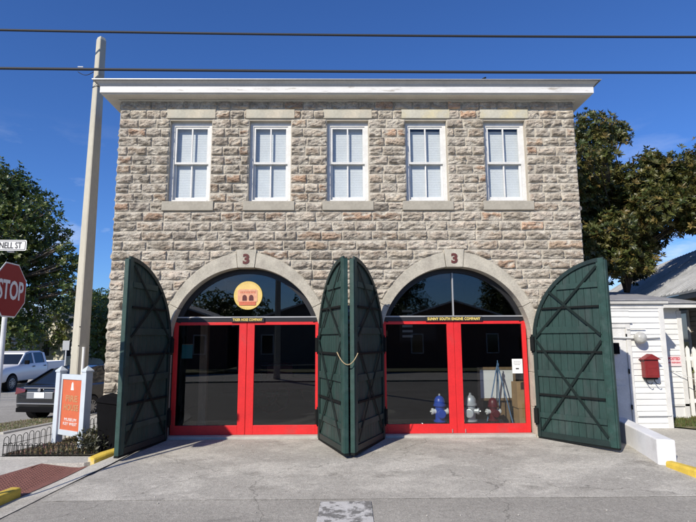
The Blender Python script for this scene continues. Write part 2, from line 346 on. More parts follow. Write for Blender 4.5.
tn = N.new('ShaderNodeMix'); tn.data_type = 'RGBA'; tn.blend_type = 'MULTIPLY'; tn.inputs[0].default_value = 1; tn.inputs[7].default_value = (.50,.77,1.25,1); L.new(hs.outputs[0], tn.inputs[6]); L.new(tn.outputs[2], mx.inputs[6]); mx.inputs[7].default_value = (9.5,9.9,10.5,1); L.new(mx.outputs[2], bg.inputs[0])
sc.view_settings.view_transform = 'Standard'; sc.view_settings.look = 'None'; sc.view_settings.gamma = 1; sc.view_settings.use_curve_mapping = False
sc.view_settings.exposure = 0.28

# ------------------------------------------------------------------ ground
def sst(a, b, x):
    t = min(1, max(0, (x-a)/(b-a))); return t*t*(3-2*t)
def H(x, y):
    ya = float(np.interp(y, [-5,-3.1,-1.5,-.3,.3], [-.18,-.12,.0,.06,.07]))
    left = float(np.interp(x, [-17,-12,-7,-5.5], [-.5,-.36,-.24,-.17]))
    t = sst(-4.5,-3.75, x); base = left*(1-t) + ya*t
    s = sst(-5,-3.1, y)
    return base*s + (-.18 if x > -7 else float(np.interp(x,[-17,-7],[-.45,-.18])))*(1-s)
def clip(poly, ax, val, keep_less):
    out = []
    n = len(poly)
    for i in range(n):
        a, b = poly[i], poly[(i+1) % n]
        ia = (a[ax] <= val) if keep_less else (a[ax] >= val); ib = (b[ax] <= val) if keep_less else (b[ax] >= val)
        if ia: out.append(a)
        if ia != ib:
            t = (val-a[ax])/(b[ax]-a[ax]); out.append((a[0]+t*(b[0]-a[0]), a[1]+t*(b[1]-a[1])))
    return out
def drape(name, poly, off, mat_, step=.25, hf=H, parent=None, skirt=0):
    xs = [p[0] for p in poly]; ys = [p[1] for p in poly]; mb = MB(); key = {}
    def cuts(a, b):
        c = [a]
        v = a
        while v < b:
            st = step if -7.5 < v < 7.5 else max(step, 2.5)
            v = min(b, v+st); c.append(v)
        return c
    cx, cy = cuts(min(xs), max(xs)), cuts(min(ys), max(ys))
    for i in range(len(cx)-1):
        colp = clip(clip(poly, 0, cx[i], False), 0, cx[i+1], True)
        if len(colp) < 3: continue
        for j in range(len(cy)-1):
            p = clip(clip(colp, 1, cy[j], False), 1, cy[j+1], True)
            if len(p) < 3: continue
            idx = []
            for q in p:
                k = (round(q[0],4), round(q[1],4))
                if k not in key: key[k] = len(mb.v); mb.v.append((q[0], q[1], hf(*q)+off))
                if key[k] not in idx: idx.append(key[k])
            if len(idx) >= 3: mb.f.append(tuple(idx)); mb.m.append(0)
    if skirt:
        from collections import Counter
        ec = Counter(); 
        for f_ in mb.f:
            for i in range(len(f_)): ec[tuple(sorted((f_[i], f_[(i+1)%len(f_)])))] += 1
        low = {}
        for (a, b), c_ in list(ec.items()):
            if c_ == 1:
                for q in (a, b):
                    if q not in low: low[q] = len(mb.v); v_ = mb.v[q]; mb.v.append((v_[0], v_[1], v_[2]-skirt))
                mb.f.append((a, b, low[b], low[a])); mb.m.append(0)
    o = mb.build(name, mat_, parent)
    for pl in o.data.polygons:
        if pl.normal.z < 0: pl.flip()
    return o
g = MB()
g.add([(-900,-900,-.75),(900,-900,-.75),(900,900,-.75),(-900,900,-.75)], [(0,1,2,3)])
tag(g.build('ground', M['grass']), kind='structure')
tag(drape('grass_ground', [(5,-3),(60,-3),(60,80),(-6.4,80),(-6.4,4),(5,4)], -.03, M['grass'], 1.0), kind='structure')
tag(drape('street', [(-60,-16),(60,-16),(60,-3.1),(5.6,-2.6),(4.95,.3),(-4.3,.3),(-4.45,-1.3),(-4.62,-3.0),(-60,-3.0)], 0, M['asphalt'], .35), kind='structure')
tag(drape('side_street', [(-17.6,-3.0),(-9.6,-3.0),(-9.2,3),(-8.95,4.0),(-8.3,4.9),(-7.0,5.2),(-7.0,90),(-17.6,90)], 0, M['asphalt'], 1.0), kind='structure')
tag(drape('apron', [(-3.95,-3.15),(5.45,-3.2),(5.3,-2.55),(5.1,-1.9),(5.35,0),(4.9,.27),(-3.5,.27),(-3.62,-1.2)], .005, M['apronm'], .25), kind='structure')
tag(drape('gutter', [(-4.46,-2.9),(-4.47,-3.4),(-4.5,-5.0),(-4.2,-4.2),(-4.02,-2.8),(-3.72,-1.6),(-3.55,-.3),(-3.62,.22),(-3.75,.2),(-3.85,-1.0),(-4.3,-1.32)], .010, M['gutterm'], .2), kind='structure')
def Hw(x, y): return float(np.interp(x, [-17,-7,-6], [-.35,-.12,-.05]))
tag(drape('sidewalk', [(-10,-4.6),(-5.6,-4.6),(-4.75,-4.1),(-4.62,-3.5),(-4.62,-2.95),(-5.42,-2.95),(-5.0,-1.3),(-4.3,-1.28),(-4.05,-1.05),(-4.1,-.55),(-4.45,-.78),(-6.05,-.74),(-5.75,.5),(-5.45,2.3),(-5.35,6),(-5.3,60),(-6.9,60),(-6.95,6),(-7.1,4.3),(-7.75,2),(-8.6,-1.6)], 0, M['walkm'], .5, Hw, skirt=.22), kind='structure')
def Hr(x, y):
    t = min(1, max(0, (x-(-5.0-.25*(-1.3-y)))/.78)); return -.05*(1-t) + (H(x,y)+.02)*t
tag(drape('tactile_ramp', [(-5.0,-1.3),(-4.22,-1.3),(-4.44,-2.95),(-5.42,-2.95)], .0, M['pad'], .15, Hr), kind='structure')
# truncated domes in rows over the ramp
dm = MB()
def inside(p, poly):
    c = False; n = len(poly)
    for i in range(n):
        a, b = poly[i], poly[i-1]
        if (a[1] > p[1]) != (b[1] > p[1]) and p[0] < (b[0]-a[0])*(p[1]-a[1])/(b[1]-a[1])+a[0]: c = not c
    return c
rp = [(-4.95,-1.36),(-4.30,-1.36),(-4.50,-2.9),(-5.35,-2.9)]
yy = -2.9
while yy < -1.3:
    xx = -5.5
    while xx < -4.25:
        if inside((xx,yy), rp):
            z = Hr(xx, yy)
            dm.lathe([(.016,z-.002),(.010,z+.007)], 6, M=T((xx,yy,0)))
        xx += .055
    yy += .055
pad_obj = dm.build('tactile_domes', M['pad'], bpy.data.objects['tactile_ramp'])
tag(drape('mulch_bed', [(-6.03,-.72),(-4.46,-.76),(-4.12,-.53),(-3.8,-.4),(-3.75,.25),(-4.65,.25),(-4.65,14),(-5.4,14),(-5.42,2.3),(-5.72,.5)], .02, M['mulch'], .5, Hw), kind='structure')
tag(drape('verge', [(-9.6,-3.0),(-8.6,-1.6),(-7.75,2),(-7.1,4.3),(-7.0,5.2),(-8.3,4.9),(-8.95,4.0),(-9.2,3)], -.01, M['verge'], .5, Hw), kind='structure')
tag(drape('far_sidewalk', [(-20,-3),(-17.6,-3),(-17.6,90),(-20,90)], .1, M['walkm'], 2.0), kind='structure')
tag(drape('side_path', [(5.28,-1.9),(5.34,-2.5),(5.5,-3.1),(60,-3.1),(60,-.6),(8.6,-.6),(7.12,.98),(4.96,.98),(4.96,0),(5.3,0)], 0, M['walkm'], .5, lambda x, y: float(np.interp(y,[-3,-1.5,0],[.0,.04,.06])), skirt=.2), kind='structure')
tag(drape('front_lawn', [(8.6,-.6),(60,-.6),(60,6),(7.12,6),(7.12,.98)], 0, M['grass'], .5, lambda x, y: .085), kind='structure')
tag(drape('far_footway', [(-60,-22),(60,-22),(60,-16),(-60,-16)], .06, M['walkm'], 2.0), kind='structure')
# painted patch on the street
mk = tag(drape('road_marking', [(-.33,-5.0),(-.31,-4.2),(-.28,-3.28),(.38,-3.28),(.36,-5.0)], .010, M['paintmark'], .25), kind='structure')

def kerb(name, path, w_, zt, zb, mat_, label=None):
    mb = MB(); rings = []
    n = len(path)
    for i, p in enumerate(path):
        a = Vector(path[max(0,i-1)]); b = Vector(path[min(n-1,i+1)]); t = (b-a).normalized(); nn = Vector((-t.y, t.x))
        P = Vector(p); ring = []
        zz = zt(i) if callable(zt) else zt
        for (s_, z_) in ((-.5,zb),(-.5,zz-.035),(-.42,zz-.008),(-.28,zz),(.5,zz),(.5,zb)):
            q = P + nn*(s_*w_); ring.append((q.x, q.y, z_))
        rings.append(ring)
    mb.loft(rings); o = mb.build(name, mat_, bevel=.008); tag(o, kind='structure'); return o
kerb('kerb_yellow', [(-4.50,-2.80),(-4.53,-3.05),(-4.56,-3.5),(-4.72,-4.0),(-5.2,-4.45),(-6.2,-4.7),(-9.8,-4.7)][::-1], .15, -.03, -.35, M['yellow'])
kerb('kerb_yellow', [(-3.72,.14),(-3.80,-.30),(-3.93,-.72),(-4.10,-1.02),(-4.22,-1.22)][::-1], .17, lambda i: (.015,.06,.085,.105,.12)[i], -.35, M['yellow'])
kerb('kerb_yellow', [(5.13,-1.95),(5.24,-2.45),(5.55,-3.05),(7,-3.25),(60,-3.3)], .12, .055, -.35, M['yellow'])
kerb('kerb', [(-7.75,2),(-7.1,4.3),(-7.02,5.2),(-7.0,60)], .12, -.09, -.5, M['kerb'])
kerb('kerb', [(-17.6,-3),(-17.6,60)], .15, -.36, -.8, M['kerb'])

# ------------------------------------------------------------------ firehouse
XL, XR = -4.62, 4.94
B1, B2, HB, ZC = -1.91, 2.29, 1.5, 1.91
WIN = [-3.13, -1.475, .145, 1.79, 3.45]
WH, WZ0, WZ1 = .435, 4.77, 6.50
house = tag(empty('stone_firehouse', (0,0,0)), 'two storey firehouse of rough pale stone with two arched bays and five sash windows', 'building')

rects = [(c-WH, c+WH, WZ0, WZ1) for c in WIN]
flat = [(c-WH-.09, c+WH+.09, 4.575, WZ0) for c in WIN] + [(c-WH-.07, c+WH+.07, 6.56, 6.755) for c in WIN] + [(c-WH, c+WH, WZ1, 6.56) for c in WIN]
palette = [(.37,.335,.28),(.39,.35,.295),(.355,.315,.265),(.385,.345,.285),(.40,.355,.30),(.37,.33,.275),(.42,.375,.315),(.34,.305,.26),(.40,.34,.275),(.39,.33,.265),(.43,.385,.33),(.32,.29,.25)]
reds = [(.42,.29,.205),(.40,.30,.225),(.38,.265,.19),(.44,.34,.25)]
def block_colour(x, z):
    c = random.choice(palette) if random.random() > .10 else random.choice(reds)
    k = .85 + .17*random.uniform(-1,1)
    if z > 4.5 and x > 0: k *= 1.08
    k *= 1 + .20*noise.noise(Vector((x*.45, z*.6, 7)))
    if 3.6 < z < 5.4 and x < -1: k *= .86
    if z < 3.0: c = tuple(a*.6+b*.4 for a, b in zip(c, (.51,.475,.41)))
    return (min(.6, c[0]*k*1.03), min(.6, c[1]*k*.985), min(.6, c[2]*k*.93))
def stone_blocks(intervals_fn, z0, z1, flatfn, res, gap=.018, prot=.055):
    """returns arrays of blocks over rows of .2 m; x along the wall, y = -outward"""
    V = []; F = []; Ccol = []
    row = 0; z = z1
    while z > z0:
        zb, zt = z-.2, z
        for (a, b, ln) in intervals_fn((zb+zt)/2):
            x = a; first = True
            while x < b-1e-4:
                l = ln*random.uniform(.8,1.2)*(random.choice((.5,.75)) if (first and row % 2) else 1)
                e = x+l
                if b-e < ln*.42: e = b
                first = False
                nx = max(4, int((e-x)/res)); nzv = max(4, int(.2/res))
                base = len(V); seed = Vector((random.random()*90, random.random()*90, random.random()*90))
                tilt = random.uniform(-.45,.45); tz = random.uniform(.20,.6); amp = random.uniform(.7,1.25)
                ok = False
                for j in range(nzv+1):
                    t = j/nzv
                    for i in range(nx+1):
                        s_ = i/nx
                        px = x+gap/2 + (e-x-gap)*s_; pz = zb+gap/2 + (.2-gap)*t
                        # wobble the outline
                        wob = .006*noise.noise(Vector((px*9, pz*9, 3)))
                        edge = min(s_*(e-x), (1-s_)*(e-x))/.022; wv = tz+.16*noise.noise(Vector((px*7,0,0))+seed); wv = min(.7,max(.16,wv)); edz = (t/wv if t < wv else (1-t)/(1-wv))
                        d = min(1, max(0, edge)); dz = min(1, edz*1.7)
                        v3 = Vector((px*6, pz*13, 0))+seed; fb = noise.fractal(v3, .8, 2.2, 4); rg_ = 1-abs(noise.noise(v3*1.1+Vector((9,9,9))))*2.2
                        y = (d**.5)*(dz**.7)*prot*amp*(1 + tilt*(s_-.5)*2)*.50 + (min(d,dz)**.4)*(.034*fb+.016*rg_)
                        y = max(.0, y)
                        m_ = flatfn(px, pz)
                        V.append((px+wob, -(y*m_) + (1-m_)*.004, pz+wob))
                        if m_ > 0: ok = True
                if not ok: del V[base:]; x = e; continue
                for j in range(nzv):
                    for i in range(nx):
                        q = base + j*(nx+1)+i; F.append((q, q+1, q+nx+2, q+nx+1))
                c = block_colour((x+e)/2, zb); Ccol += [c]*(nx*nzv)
                x = e
        z -= .2; row += 1
    return V, F, Ccol
def mesh_cols(name, V, F, C_, mat_, parent, smooth=False, xf=None):
    me = bpy.data.meshes.new(name)
    me.from_pydata(V, [], F); me.materials.append(mat_)
    at_ = me.attributes.new('tone', 'FLOAT_COLOR', 'FACE'); a = np.ones((len(F),4), dtype=np.float32); a[:, :3] = np.array(C_); at_.data.foreach_set('color', a.ravel())
    if name == 'stone_wall':
        da = me.attributes.new('out', 'FLOAT', 'POINT'); da.data.foreach_set('value', np.array([-v_[1] for v_ in V], dtype=np.float32))
    if smooth: me.polygons.foreach_set('use_smooth', [True]*len(F))
    if xf is not None: me.transform(xf)
    o = bpy.data.objects.new(name, me); COL.objects.link(o)
    if parent is not None: o.parent = parent
    return o
def RO_(x, cx, z): a_ = math.atan2(max(0,z-ZC), abs(x-cx)+1e-6); return 1.69 + .11*sst(R(30), R(88), a_)
def front_flat(x, z):
    m_ = 1.0
    for (a, b, c, d) in flat:
        if a < x < b and c < z < d: return 0.
    for cx in (B1, B2):
        if z >= ZC:
            r_ = math.hypot(x-cx, z-ZC); q = RO_(x, cx, z)
            m_ = min(m_, max(0, (r_-q)/.03))
        elif abs(x-cx) < 1.69: m_ = 0
        else: m_ = min(m_, (abs(x-cx)-1.69)/.03)
    return max(0, m_)
def front_intervals(z):
    ivs = [(XL, XR)]
    cut = []
    if WZ0-.02 < z < WZ1: cut += [(c-WH, c+WH) for c in WIN]
    for cx in (B1, B2):
        if z < ZC: cut.append((cx-1.7, cx+1.7))
        elif z < ZC+1.6: h = math.sqrt(1.62**2-(z-ZC)**2); cut.append((cx-h+.05, cx+h-.05))
    for a, b in sorted(cut):
        x0, x1 = ivs.pop(); ivs += [(x0, a), (b, x1)]
    ln = .34 if z > 4.75 else .52
    return [(a, b, ln) for a, b in ivs if b-a > .05]
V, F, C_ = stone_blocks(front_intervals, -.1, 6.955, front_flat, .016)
mesh_cols('stone_wall', V, F, C_, M['stone'], house)
# side walls, same blocks laid round the corner
for side in (0, 1):
    V, F, C_ = stone_blocks(lambda z: [(0, 13.0, .5)], -.3, 6.955, lambda x, z: 1., .05)
    xf = (T((XL,13.0,0)) @ RZ(R(-90))) if side == 0 else (T((XR,0,0)) @ RZ(R(90)))
    mesh_cols('stone_wall', V, F, C_, M['stone'], house, xf=xf)
# mortar / wall core with the openings left out
core = MB()
TH = .42
def core_front(x0, x1, z0, z1): core.box(x0, x1, .006, TH, z0, z1)
zb_ = -.35
xe = [XL+.004]
for c in WIN: xe += [c-WH, c+WH]
xe.append(XR-.004)
for i in range(0, len(xe), 2): core_front(xe[i], xe[i+1], WZ0-.1, WZ1+.02)
core_front(XL+.004, XR-.004, WZ1+.02, 6.955)
core_front(XL+.004, XR-.004, 3.75, WZ0-.1)
core_front(XL+.004, B1-1.6, zb_, 3.75); core_front(B1+1.6, B2-1.6, zb_, 3.75); core_front(B2+1.6, XR-.004, zb_, 3.75)
for cx in (B1, B2):
    n = 40; pts = []
    for i in range(n+1):
        th = math.pi*i/n; pts.append((cx-1.6*math.cos(th), ZC+1.6*math.sin(th)))
    for i in range(n):
        (xa, za), (xb, zb2) = pts[i], pts[i+1]
        core.add([(xa,.006,za),(xb,.006,zb2),(xb,.006,3.75),(xa,.006,3.75),(xa,TH,za),(xb,TH,zb2),(xb,TH,3.75),(xa,TH,3.75)],
                 [(0,1,2,3),(4,7,6,5),(0,4,5,1)])
core.box(XL+.006, XL+.4, TH, 13, zb_, 6.955); core.box(XR-.4, XR-.006, TH, 13, zb_, 6.955); core.box(XL+.006, XR-.006, 12.99, 13.3, zb_, 6.955)
core.build('mortar', M['mortar'], house)

# arches with keystones
def ring_seg(mb, cx, a0, a1, r0, r1, y0, y1, gap=.004):
    n = max(3, int(abs(a1-a0)/R(4))); po = []; pi_ = []
    g_ = gap/1.6
    for i in range(n+1):
        th = a0+g_ + (a1-a0-2*g_)*i/n; rr1 = RO_(cx+math.cos(th), cx, ZC+math.sin(th)); po.append((cx+rr1*math.cos(th), ZC+rr1*math.sin(th))); pi_.append((cx+r0*math.cos(th), ZC+r0*math.sin(th)))
    vs = []
    for (y) in (y0, y1):
        vs += [(x,y,z) for x, z in pi_] + [(x,y,z) for x, z in po]
    k = n+1; fs = []
    for i in range(n):
        fs += [(i,i+1,k+i+1,k+i),(2*k+i,3*k+i,3*k+i+1,2*k+i+1),(i,2*k+i,2*k+i+1,i+1),(k+i,k+i+1,3*k+i+1,3*k+i)]
    fs += [(0,k,3*k,2*k),(n,2*k+n,3*k+n,k+n)]
    mb.add(vs, fs)
for cx in (B1, B2):
    mb = MB()
    sp = R(27)
    for a0, a1, ro in ((R(8.5),sp,1.74),(sp,R(83.5),1.80),(R(96.5),math.pi-sp,1.80),(math.pi-sp,math.pi-R(8.5),1.74)):
        ring_seg(mb, cx, a0, a1, 1.5, ro, -.022, .33)
    # quarter stones of the jambs
    for s_ in (-1, 1):
        for k, (z0, z1) in enumerate(((-.2,.62),(.626,1.30),(1.306,1.95))):
            w_ = 1.69
            mb.box(cx+s_*1.5, cx+s_*w_, -.018-.002*k, .33, z0, z1)
        x2 = cx+s_*1.5; mb.prism([(cx+s_*1.5,1.955),(cx+s_*1.69,1.955),(cx+s_*1.672,2.160),(cx+s_*1.482,2.165)][::(1 if s_ > 0 else -1)], -.019, .33)
    arch = mb.build('arch_ring', M['dressed'], house, bevel=.008)
    mb = MB(); mb.prism([(cx-.165,ZC+1.49),(cx+.165,ZC+1.49),(cx+.205,ZC+1.855),(cx-.205,ZC+1.855)], -.034, .32)
    ks = mb.build('keystone', M['dressed'], arch, bevel=.006)
    text('3', .21, .13, M['brownred'], arch, T((cx,-.037,ZC+1.665)), 'numeral', .006, bold=.05)
# windows
def window(c):
    r_ = empty('window', (c,0,0), 0, house)
    y = .10
    mb = MB()
    for s_ in (-1,1): mb.box(s_*WH, s_*(WH-.075), y, y+.12, WZ0+.002, WZ1-.002)
    mb.box(-WH+.075, WH-.075, y, y+.12, WZ1-.075, WZ1-.002); mb.box(-WH+.075, WH-.075, y-.01, y+.12, WZ0+.002, WZ0+.06)
    mb.build('window_frame', M['white'], r_, bevel=.004)
    zi0, zi1 = WZ0+.06, WZ1-.075; zm = (zi0+zi1)/2; wi = WH-.075
    for k, (a, b, yo) in enumerate(((zm-.02, zi1, .02), (zi0, zm+.02, .062))):
        mb = MB(); yy = y+yo
        for s_ in (-1,1): mb.box(s_*wi, s_*(wi-.042), yy, yy+.038, a, b)
        mb.box(-wi+.042, wi-.042, yy, yy+.038, b-.042, b); mb.box(-wi+.042, wi-.042, yy, yy+.038, a, a+(.042 if k == 0 else .07))
        mb.box(-.014, .014, yy+.003, yy+.035, a+.042, b-.042)
        mb.build('sash', M['white'], r_, bevel=.003)
        mb = MB(); mb.box(-wi+.04, wi-.04, yy+.017, yy+.022, a+.03, b-.03); mb.build('window_pane', M['winglass'], r_)
    mb = MB(); z = zi0+.01
    drop = {0:.0,3:.0}.get(WIN.index(c) if c in WIN else -1, 0)
    while z < zi1-.01-(.05 if c > 1 else 0):
        mb.add([(-wi+.012,y+.126,z),(wi-.004,y+.126,z),(wi-.004,y+.134,z+.0255),(-wi+.012,y+.134,z+.0255)], [(0,1,2,3)]); z += .0250
    mb.build('blind', M['blind'], r_)
    mb = MB(); mb.box(-WH-.09, WH+.09, -.05, .10, 4.575, WZ0-.001); mb.build('window_sill', M['sill'], r_, bevel=.008)
    mb = MB(); mb.box(-WH-.075, WH+.075, -.03, .3, 6.56, 6.755); mb.build('lintel', M['lintel2' if c > 1 else 'lintel'], r_, bevel=.008)
    mb = MB(); mb.box(-WH+.001, WH-.001, .10, .3, WZ1, 6.558); mb.build('head_board', M['white'], r_)
    mb = MB(); mb.box(-.6,.6,.41,.43,4.6,6.7); mb.build('dark_backing', M['darkwall'], r_)  # dark sheet standing in for the unlit room behind the blind
for c in WIN: window(c)
# cornice
mb = MB(); o_ = .31
x0, x1 = XL-o_, XR+o_
mb.box(x0+.03, x1-.03, -o_+.03, 13.3+o_, 6.965, 7.02)                    # soffit
mb.box(XL-.04, XR+.04, -.04, 0.06, 6.93, 6.962)                              # bed mould
mb.build('soffit', M['soffit'], house, bevel=.01)
mb = MB(); mb.box(x0, x1, -o_, -o_+.028, 6.99, 7.13); mb.box(x0, x0+.028, -o_+.03, 13.6, 6.99, 7.13); mb.box(x1-.028, x1, -o_+.03, 13.6, 6.99, 7.13)
mb.build('fascia', M['peeling'], house, bevel=.003)
mb = MB()
prof = [(.0,7.132),(.015,7.15),(.02,7.17),(.05,7.195),(.075,7.215)]
rings = []
for d, z in prof: rings.append([(x0-d,-o_-d,z),(x1+d,-o_-d,z),(x1+d,13.6,z),(x0-d,13.6,z)])
mb.loft(rings); mb.build('crown_moulding', M['crown'], house)
mb = MB(); e = .12
a = [(x0-e,-o_-e,7.218),(x1+e,-o_-e,7.218),(x1+e,13.6+e,7.218),(x0-e,13.6+e,7.218)]
b = [(p[0],p[1],7.235) for p in a]; cx_ = (x0+x1)/2
mb.add(a+b+[(cx_,5.2,7.95),(cx_,8.2,7.95)], [(3,2,1,0),(0,1,5,4),(1,2,6,5),(2,3,7,6),(3,0,4,7),(4,5,8),(5,6,9,8),(6,7,9),(7,4,8,9)])
rf = mb.build('roof', M['roofmetal'], house)
mb = MB(); mb.tube([(2.95,-.3,7.22),(2.95,-.3,7.30),(3.02,-.3,7.33)], .018, 6); mb.build('vent_pipe', M['iron'], rf)

# engine bay fronts
YF = .24
for cx in (B1, B2):
    r_ = empty('bay_front', (cx,YF,0), 0, house)
    mb = MB(); n = 36
    po, pi_ = [], []
    for i in range(n+1):
        th = R(16.2) + (math.pi-2*R(16.2))*i/n; po.append((1.498*math.cos(th), ZC+1.498*math.sin(th))); pi_.append((1.40*math.cos(th), ZC+1.40*math.sin(th)))
    for i in range(n):
        p = [po[i],po[i+1],pi_[i+1],pi_[i]]
        mb.prism(p, 0, .08)
    mb.box(-1.43, 1.43, -.005, .09, 2.325, 2.405)
    mb.build('fan_frame', M['blackpaint'], r_)
    mb = MB(); mb.box(-1.425, 1.425, -.02, .05, 2.407, 2.432)
    if cx == B2: mb.box(-.012, .012, -.005, .05, 2.434, ZC+1.40)
    mb.build('transom_rail', M['greyline'], r_)
    mb = MB(); pts = [(1.42*math.cos(R(20)+(math.pi-2*R(20))*i/n), ZC+1.42*math.sin(R(20)+(math.pi-2*R(20))*i/n)) for i in range(n+1)]
    mb.prism(pts, .035, .043); mb.build('fan_pane', M['glass'], r_)
    mb = MB(); mb.box(-1.495, 1.495, -.20, .10, -.3, .115); mb.build('threshold', M['slab'], r_, bevel=.01)
    for s_ in (-1, 1):
        mb = MB()
        xi, xo = (.004 if cx == B1 else .002), 1.47
        wm = .155 if cx == B1 else .145
        mb.box(s_*xo, s_*(xo-.085), 0, .06, .117, 2.322); mb.box(s_*xi, s_*wm, 0, .06, .117, 2.322)
        mb.box(s_*wm, s_*(xo-.085), 0, .06, .117, .295); mb.box(s_*wm, s_*(xo-.085), 0, .06, 2.262, 2.322)
        d_ = mb.build('glass_door', M['red'], r_, bevel=.005)
        mb = MB(); mb.box(s_*(wm-.01), s_*(xo-.075), .026, .033, .285, 2.27); mb.build('door_pane', M['glass'], r_)
    for xb in ((-.10,.16) if cx == B2 else ()):
        mb = MB(); mb.box(xb-.007, xb+.007, -.02, -.002, .13, .20); mb.build('floor_bolt', M['chrome'], r_)
    mb = MB(); mb.box(-.32 if cx == B1 else -.58, .35 if cx == B1 else .58, -.035, -.024, 2.322, 2.412); mb.build('name_plate', M['blackpaint'], r_)
    if cx == B1: text('TIGER HOSE COMPANY', .055, .60, M['gold'], r_, T((.015,-.038,2.367)), 'name_lettering', .003, bold=.03, spacing=1.1)
    else: text('SUNNY SOUTH ENGINE COMPANY', .060, 1.08, M['gold'], r_, T((0,-.038,2.367)), 'name_lettering', .003, bold=.035, spacing=1.1)
    if cx == B1:
        e_ = MB(); R0 = .285; zc = 2.86
        e_.lathe([(R0,0),(R0,.012)], 40, M=T((0.01,.0,zc)) @ FLAT)
        em = e_.build('round_emblem', M['yellowdisc'], r_)
        k_ = MB(); k_.box(-.20,.20,-.018,-.0135,zc-.13,zc+.11); k_.box(-.17,.17,-.0215,-.0185,zc+.085,zc+.125); k_.build('painted_house', M['brickpale'], r_)
        k_ = MB()
        for i in range(9): k_.box(-.145+.035*i, -.128+.035*i, -.023, -.0195, zc+.045, zc+.08)
        k_.build('painted_cornice', M['brickred'], r_); k_ = MB(); k_.box(-.17,.17,-.0235,-.019,zc-.20,zc-.125); k_.build('painted_base', M['brickred'], r_)
        k_ = MB()
        for xx in (-.06,.075):
            k_.prism([(xx-.045,zc-.105),(xx+.045,zc-.105),(xx+.045,zc-.03),(xx+.03,zc),(xx,zc+.015),(xx-.03,zc),(xx-.045,zc-.03)], -.024, -.0195)
        k_.build('painted_arches', M['brownred'], r_)
        k_ = MB()
        for i in range(48):
            th = 2*math.pi*i/48
            k_.box(-.004,.004,-.018,-.0125,R0-.035,R0-.005, M=T((.01,0,zc)) @ Matrix.Rotation(th,4,'Y'))
        k_.tube([(.01+R0*math.cos(t*math.pi/24),-.010,zc+R0*math.sin(t*math.pi/24)) for t in range(49)], .006, 6, cap=False)
        k_.build('emblem_border', M['gold'], r_)
# interior
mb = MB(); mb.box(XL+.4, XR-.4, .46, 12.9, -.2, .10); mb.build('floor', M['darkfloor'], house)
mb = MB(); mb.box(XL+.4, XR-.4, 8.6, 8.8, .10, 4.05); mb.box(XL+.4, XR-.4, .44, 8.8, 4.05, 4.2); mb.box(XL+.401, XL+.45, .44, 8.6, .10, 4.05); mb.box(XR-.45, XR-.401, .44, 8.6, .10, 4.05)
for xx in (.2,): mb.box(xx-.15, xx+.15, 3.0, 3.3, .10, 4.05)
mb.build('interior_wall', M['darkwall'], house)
mb = MB(); mb.box(-3.02,-2.86,.9,1.05,.10,2.3); mb.build('interior_post', M['woodframe'], house)

